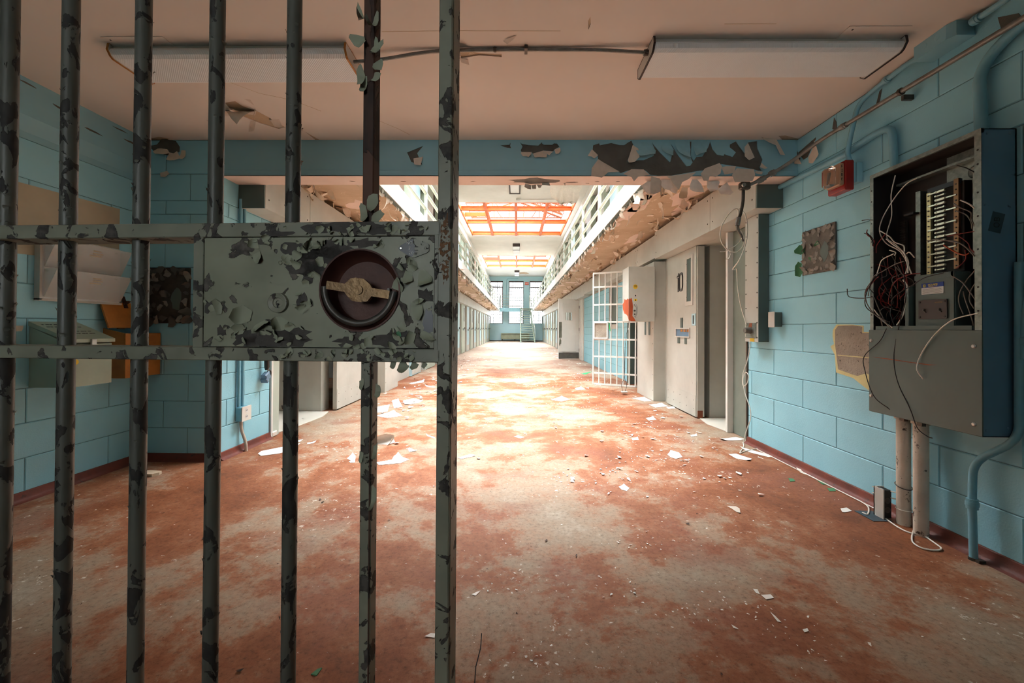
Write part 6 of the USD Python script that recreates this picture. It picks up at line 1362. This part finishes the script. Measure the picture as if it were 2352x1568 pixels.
# side wall with window beyond the small gate
SW = Thing('wall_side', 'sunlit pale blue block wall with a window behind the small barred gate', 'wall', kind='structure', loc=(2.13, 10, 0))
wy = (8.5, 9.22); wz = (1.12, 1.98)
SW.part('backing', [bx(2.134, 2.3, 7.62, wy[0], 0, 1.98), bx(2.134, 2.3, wy[1], 12.7, 0, 1.98), bx(2.134, 2.3, wy[0], wy[1], 0, wz[0])], 'joint_paint')
block_wall(SW, (2.13, 0, 0), (0, 1, 0), (-1, 0, 0), 7.62, wy[0], .42, 7.8, 8.01, levels=LEVELS[:10] + [1.98], seed=5)
block_wall(SW, (2.13, 0, 0), (0, 1, 0), (-1, 0, 0), wy[1], 12.7, .42, 9.5, 9.71, levels=LEVELS[:10] + [1.98], seed=6)
block_wall(SW, (2.13, 0, 0), (0, 1, 0), (-1, 0, 0), wy[0], wy[1], .42, 8.7, 8.91, levels=LEVELS[:6] + [wz[0]], seed=7)
W = Thing('window_4', kind='structure', loc=(2.15, 8.86, wz[0]))
W.part('window_frame', [bx(2.12, 2.18, wy[0], wy[0] + .04, wz[0], wz[1]), bx(2.12, 2.18, wy[1] - .04, wy[1], wz[0], wz[1]), bx(2.11, 2.2, wy[0], wy[1], wz[0] - .1, wz[0])], 'fixture_metal')
W.part('pane', bx(2.17, 2.18, wy[0] + .04, wy[1] - .04, wz[0], wz[1]), 'panel_grey_paint')
t = Thing('door_jamb', 'dark grey steel door jamb behind the small barred gate', 'door frame', loc=(2.12, 7.5, 0))
t.part('post', bx(2.09, 2.2, 7.38, 7.6, 0, 1.98, .004), 'panel_grey_paint')
t.part('bolt', frame(lathe([(0, .02), (.014, .016), (.02, 0)], 12), (2.09, 7.5, 1.36), (0, -1, 0), Z3, (-1, 0, 0)), 'white_plastic')
t.part('bolt', frame(lathe([(0, .02), (.014, .016), (.02, 0)], 12), (2.09, 7.5, 1.02), (0, -1, 0), Z3, (-1, 0, 0)), 'white_plastic')

# white panelled door standing open far down on the right
B0, B1 = np.array([2.09, 13.5]), np.array([1.372, 13.27]); dl = np.linalg.norm(B1 - B0); db = (B1 - B0) / dl
t = Thing('panelled_door', 'white panelled door with a small square window standing open far down on the right', 'door', loc=(*B0, 0), rz=math.atan2(db[1], db[0]), local=True)
leaf = sg.box(0, .02, dl, 2.02).difference(sg.box(.26, 1.3, .5, 1.56))
leaf = leaf.difference(sg.Polygon([(0, 2.03), (0, 1.93), (.02, 1.99), (.09, 2.03)]))
L = lambda m: frame(m, (0, 0, 0), (1, 0, 0), Z3, (0, 1, 0))
t.part('leaf', L(slab(leaf, -.02, .02)), 'white_hall_paint', sm=False)
for z0, z1 in ((.28, .82), (.98, 1.9)):
    t.part('moulding', L(slab(sg.box(.12, z0, dl - .14, z1).difference(sg.box(.15, z0 + .03, dl - .17, z1 - .03)), .02, .028)), 'white_hall_paint', sm=False)
t.part('kick_plate', L(slab(sg.box(.01, .02, dl - .01, .22), .02, .026)), 'bare_concrete', sm=False, label='bare grey kick strip at the foot')
t.part('lock_plate', L(slab(sg.box(dl - .11, .72, dl - .02, 1.24), .02, .03)), 'olive_dark', sm=False)
t.part('worn_spot', L(slab(jag(11, .03, .13, .4, 4) + [dl - .06, .58], .02, .0206)), 'olive_dark', sm=False)
t.part('worn_spot', L(slab(jag(13, .27, .012, .5, 6) + [dl / 2, .24], .026, .0268)), 'olive_dark', sm=False)
t.part('pane', L(slab(sg.box(.26, 1.3, .5, 1.56), -.004, .004)), 'pane_glass', sm=False)
t.part('hinge', [cyl((-.005, .02, z - .05), (-.005, .02, z + .05), .014, 8) for z in (.3, 1.0, 1.75)], 'dark_steel')
t = Thing('door_jamb', 'cream wooden door jamb that holds the white panelled door', 'door frame', loc=(2.15, 13.3, 0))
t.part('post', bx(2.1, 2.3, 12.75, 13.45, 0, 1.98, .004), 'white_hall_paint')
t.part('moulding', [bx(2.085, 2.1, y, y + .05, 0, 1.98) for y in (12.85, 13.05, 13.25)], 'white_hall_paint')

# ------------------------------------------------------------------ what lies on the floor
FLAKE_LABELS = ['long curled white paint sheet on the floor below the wall outlet, behind the bars', 'tiny curled white flake just beyond the long sheet under the outlet', 'thin white flake lying alone between the outlet and the square bar', 'larger of two grey white flakes left of the square bar foot', 'smaller of two grey white flakes left of the square bar foot', 'large flat white paint sheet on the floor between square bar and front stile', 'small white flake just right of the curled plaster lump', 'white flake half hidden behind the left edge of the front stile', 'broad white dust sheet at the foot of the first left cell door', 'long white paint sheet heaped in front of the left column, nearest one', 'white sheet of the left heap right behind the square bar', 'farther white sheet of the heap by the left column', 'farthest ragged sheet of the heap by the left column', 'white flake far along the left cells beyond the heap', 'small white flake beside the front stile level with the left heap', 'flat white flake just right of the front stile on the tan floor', 'small white flake alone in mid floor, right of the front stile', 'bright ragged white paint patch in the middle right of the floor', 'white ragged paint flake in mid floor, nearer the camera than the bright patch', 'pointed cream paint flake lying on the floor right of centre', 'small cream flake on the floor left of the pipe feet', 'long white flake on the floor touching the hanging cable foot', 'long white sheet along the wall foot right of the hanging cable', 'white sheet along the right wall foot beside the floor cable', 'flat white sheet at the threshold of the open right cell', 'white sheet at the foot of the right column casing', 'white sheet between the right column and the door stencilled 10', 'narrow white flake along the foot of the door stencilled 10', 'white flake in front of the door stencilled 10', 'white flake in mid hall left of the small barred gate', 'white flake left of the small barred gate foot', 'squarish white flake in front of the open right cell', 'small white flake between mid floor and the door stencilled 10', 'cream flake at the front stile foot, low in the picture', 'pointed white flake, topmost of three near the bottom right', 'flat white flake, middle of three near the bottom right', 'long white flake, lowest of three near the bottom right', 'pair like white flake on the near floor right of the front stile', 'narrow white flake on the near floor left of the three', 'small white flake on the near floor below the three', 'white flake at the bottom right of the floor']
for i, p in enumerate(FLOOR_FLAKES):
    q = np.array(p); c = q.mean(0)
    d = np.linalg.norm(q - c, axis=1); k = int(d.argmax())
    f = curl(q, c + (q[k] - c) * .45, math.atan2(*(q[k] - c)[::-1]), max(.08, (1.5 if d.max() < .15 else 4) * d.max()), .03, seed=i); f.vertices[:, 2] += .0015
    single('paint_flake', f, 'white_flake' if i != 19 else 'beige_flake', FLAKE_LABELS[i], 'paint flake', 'fallen paint flakes')
for i, p in enumerate(GREEN_FLAKES):
    single('green_paint_flake', slab(p, .0005, .003), 'green_flake' if i < 4 else 'green_ribbon', ['small green paint chip on the floor, left of three by the right wall', 'longest green paint chip on the floor by the right wall', 'green paint chip on the floor nearest the camera of three by the right wall', 'grey green paint chip at the foot of the gate bars', 'thin bright green strip on the floor by the small barred gate'][i], 'paint flake', sm=False)
t = Thing('plaster_lump', 'curled white lump of fallen plaster on the floor behind the square bar', 'plaster', loc=(-1.17, 3.5, 0))
t.part('sheet', frame(curl(jag(9, .09, .07, .25, 3), (0, -.04), PI / 2, .05, .02, seed=4), (-1.15, 3.5, .02), (1, .2, .1), (-.2, .8, .4), (0, -.4, .8)), 'white_flake')
t.part('sheet', frame(curl(jag(8, .07, .06, .3, 5), (0, -.02), PI / 3, .04, .02, seed=5), (-1.27, 3.48, .01), (1, 0, .3), (0, 1, .1), (-.3, -.1, 1)), 'white_flake')
t.part('sheet', frame(curl(jag(8, .08, .09, .3, 6), (.02, 0), 0, .06, .02, seed=6), (-1.13, 3.53, .0), (.8, 0, .5), (0, 1, .1), (-.5, -.1, .8)), 'tan_flake')
single('white_rubble', bx(-2.3, -2.24, 3.64, 3.72, 0.001, .05, .008), 'tile_white', 'broken white block end at the foot of the left door jamb', 'rubble')
single('floor_scrap', slab(jag(7, .09, .04, .3, 2) + [-2.5, 2.7], .001, .02), 'bare_plaster', 'pale scrap lying on the floor by the facing wall behind the bars', 'scrap', sm=False)
# countless small chips: thickest along the right side and below the balconies
g = np.random.default_rng(21); V, Fc = [], []


def chip(x, y, r, z=.0012):
    n = int(g.integers(4, 7)); a = np.sort(g.uniform(0, 2 * PI, n)); k = len(V); tilt = g.normal(0, .12, 2); e = g.uniform(.45, 1); t0 = g.uniform(0, PI)
    for b in a:
        d = r * g.uniform(.6, 1.1); px, py = d * math.cos(b), d * e * math.sin(b); px, py = px * math.cos(t0) - py * math.sin(t0), px * math.sin(t0) + py * math.cos(t0)
        V.append((x + px, y + py, z + max(0, .3 * r + px * tilt[0] + py * tilt[1])))
    for j in range(1, n - 1): Fc.append((k, k + j, k + j + 1))


for k in range(1700):
    y = g.uniform(2.4, 11); x = g.normal(1.15, .55) if g.random() < .75 else g.uniform(-1.8, 2)
    if -2.1 < x < 1.95: chip(x, y, g.choice([.004, .007, .012, .02, .032], p=[.3, .34, .22, .1, .04]))
for k in range(700):
    y = g.uniform(4.3, 14); chip(g.normal(-1.45, .25), y, g.choice([.006, .015, .03, .05], p=[.4, .3, .2, .1]))
for k in range(700):
    y = g.uniform(11, 31); chip(g.choice([-1, 1]) * g.normal(1.4, .4), y, g.choice([.01, .03, .06, .09], p=[.4, .3, .2, .1]))
for k in range(420):
    chip(g.uniform(-2.6, 1.9), g.uniform(1.0, 2.6), g.choice([.0015, .003, .006], p=[.5, .35, .15]))
for cx_, cy_, n_ in ((.42, 1.58, 26), (.8, 1.5, 30), (.62, 1.42, 22), (.95, 1.32, 20), (.05, 1.25, 26), (.6, 1.9, 24), (-.02, 1.6, 20), (.75, 2.9, 30), (.35, 2.8, 26), (1.1, 3.3, 30), (.5, 4.7, 30), (1.3, 4.2, 40)):
    for k in range(n_): chip(g.normal(cx_, .06 * cy_ / 1.5), g.normal(cy_, .06 * cy_ / 1.5), g.uniform(.0025, .008) * cy_ / 1.5)
single('paint_chips', tm(V, Fc), 'white_flake', 'countless small white paint chips strewn over the red floor', 'paint chips', kind='stuff', sm=False)
V, Fc = [], []
for k in range(160): chip(g.uniform(-2.3, 1.9), g.uniform(.95, 3.6), g.choice([.003, .006, .012], p=[.5, .35, .15]))
single('dark_crumbs', tm(V, Fc), 'rust_bar_paint', 'countless dark crumbs of dirt on the floor near the gate', 'dirt', kind='stuff', sm=False)
single('floor_crack', slab(sg.LineString([(-.14, .98), (-.13, 1.08), (-.115, 1.14), (-.118, 1.2), (-.11, 1.27), (-.112, 1.33)]).buffer(.0016), .0002, .0008), 'dark_void', 'thin crack in the floor beside the front stile of the gate', 'crack', sm=False)
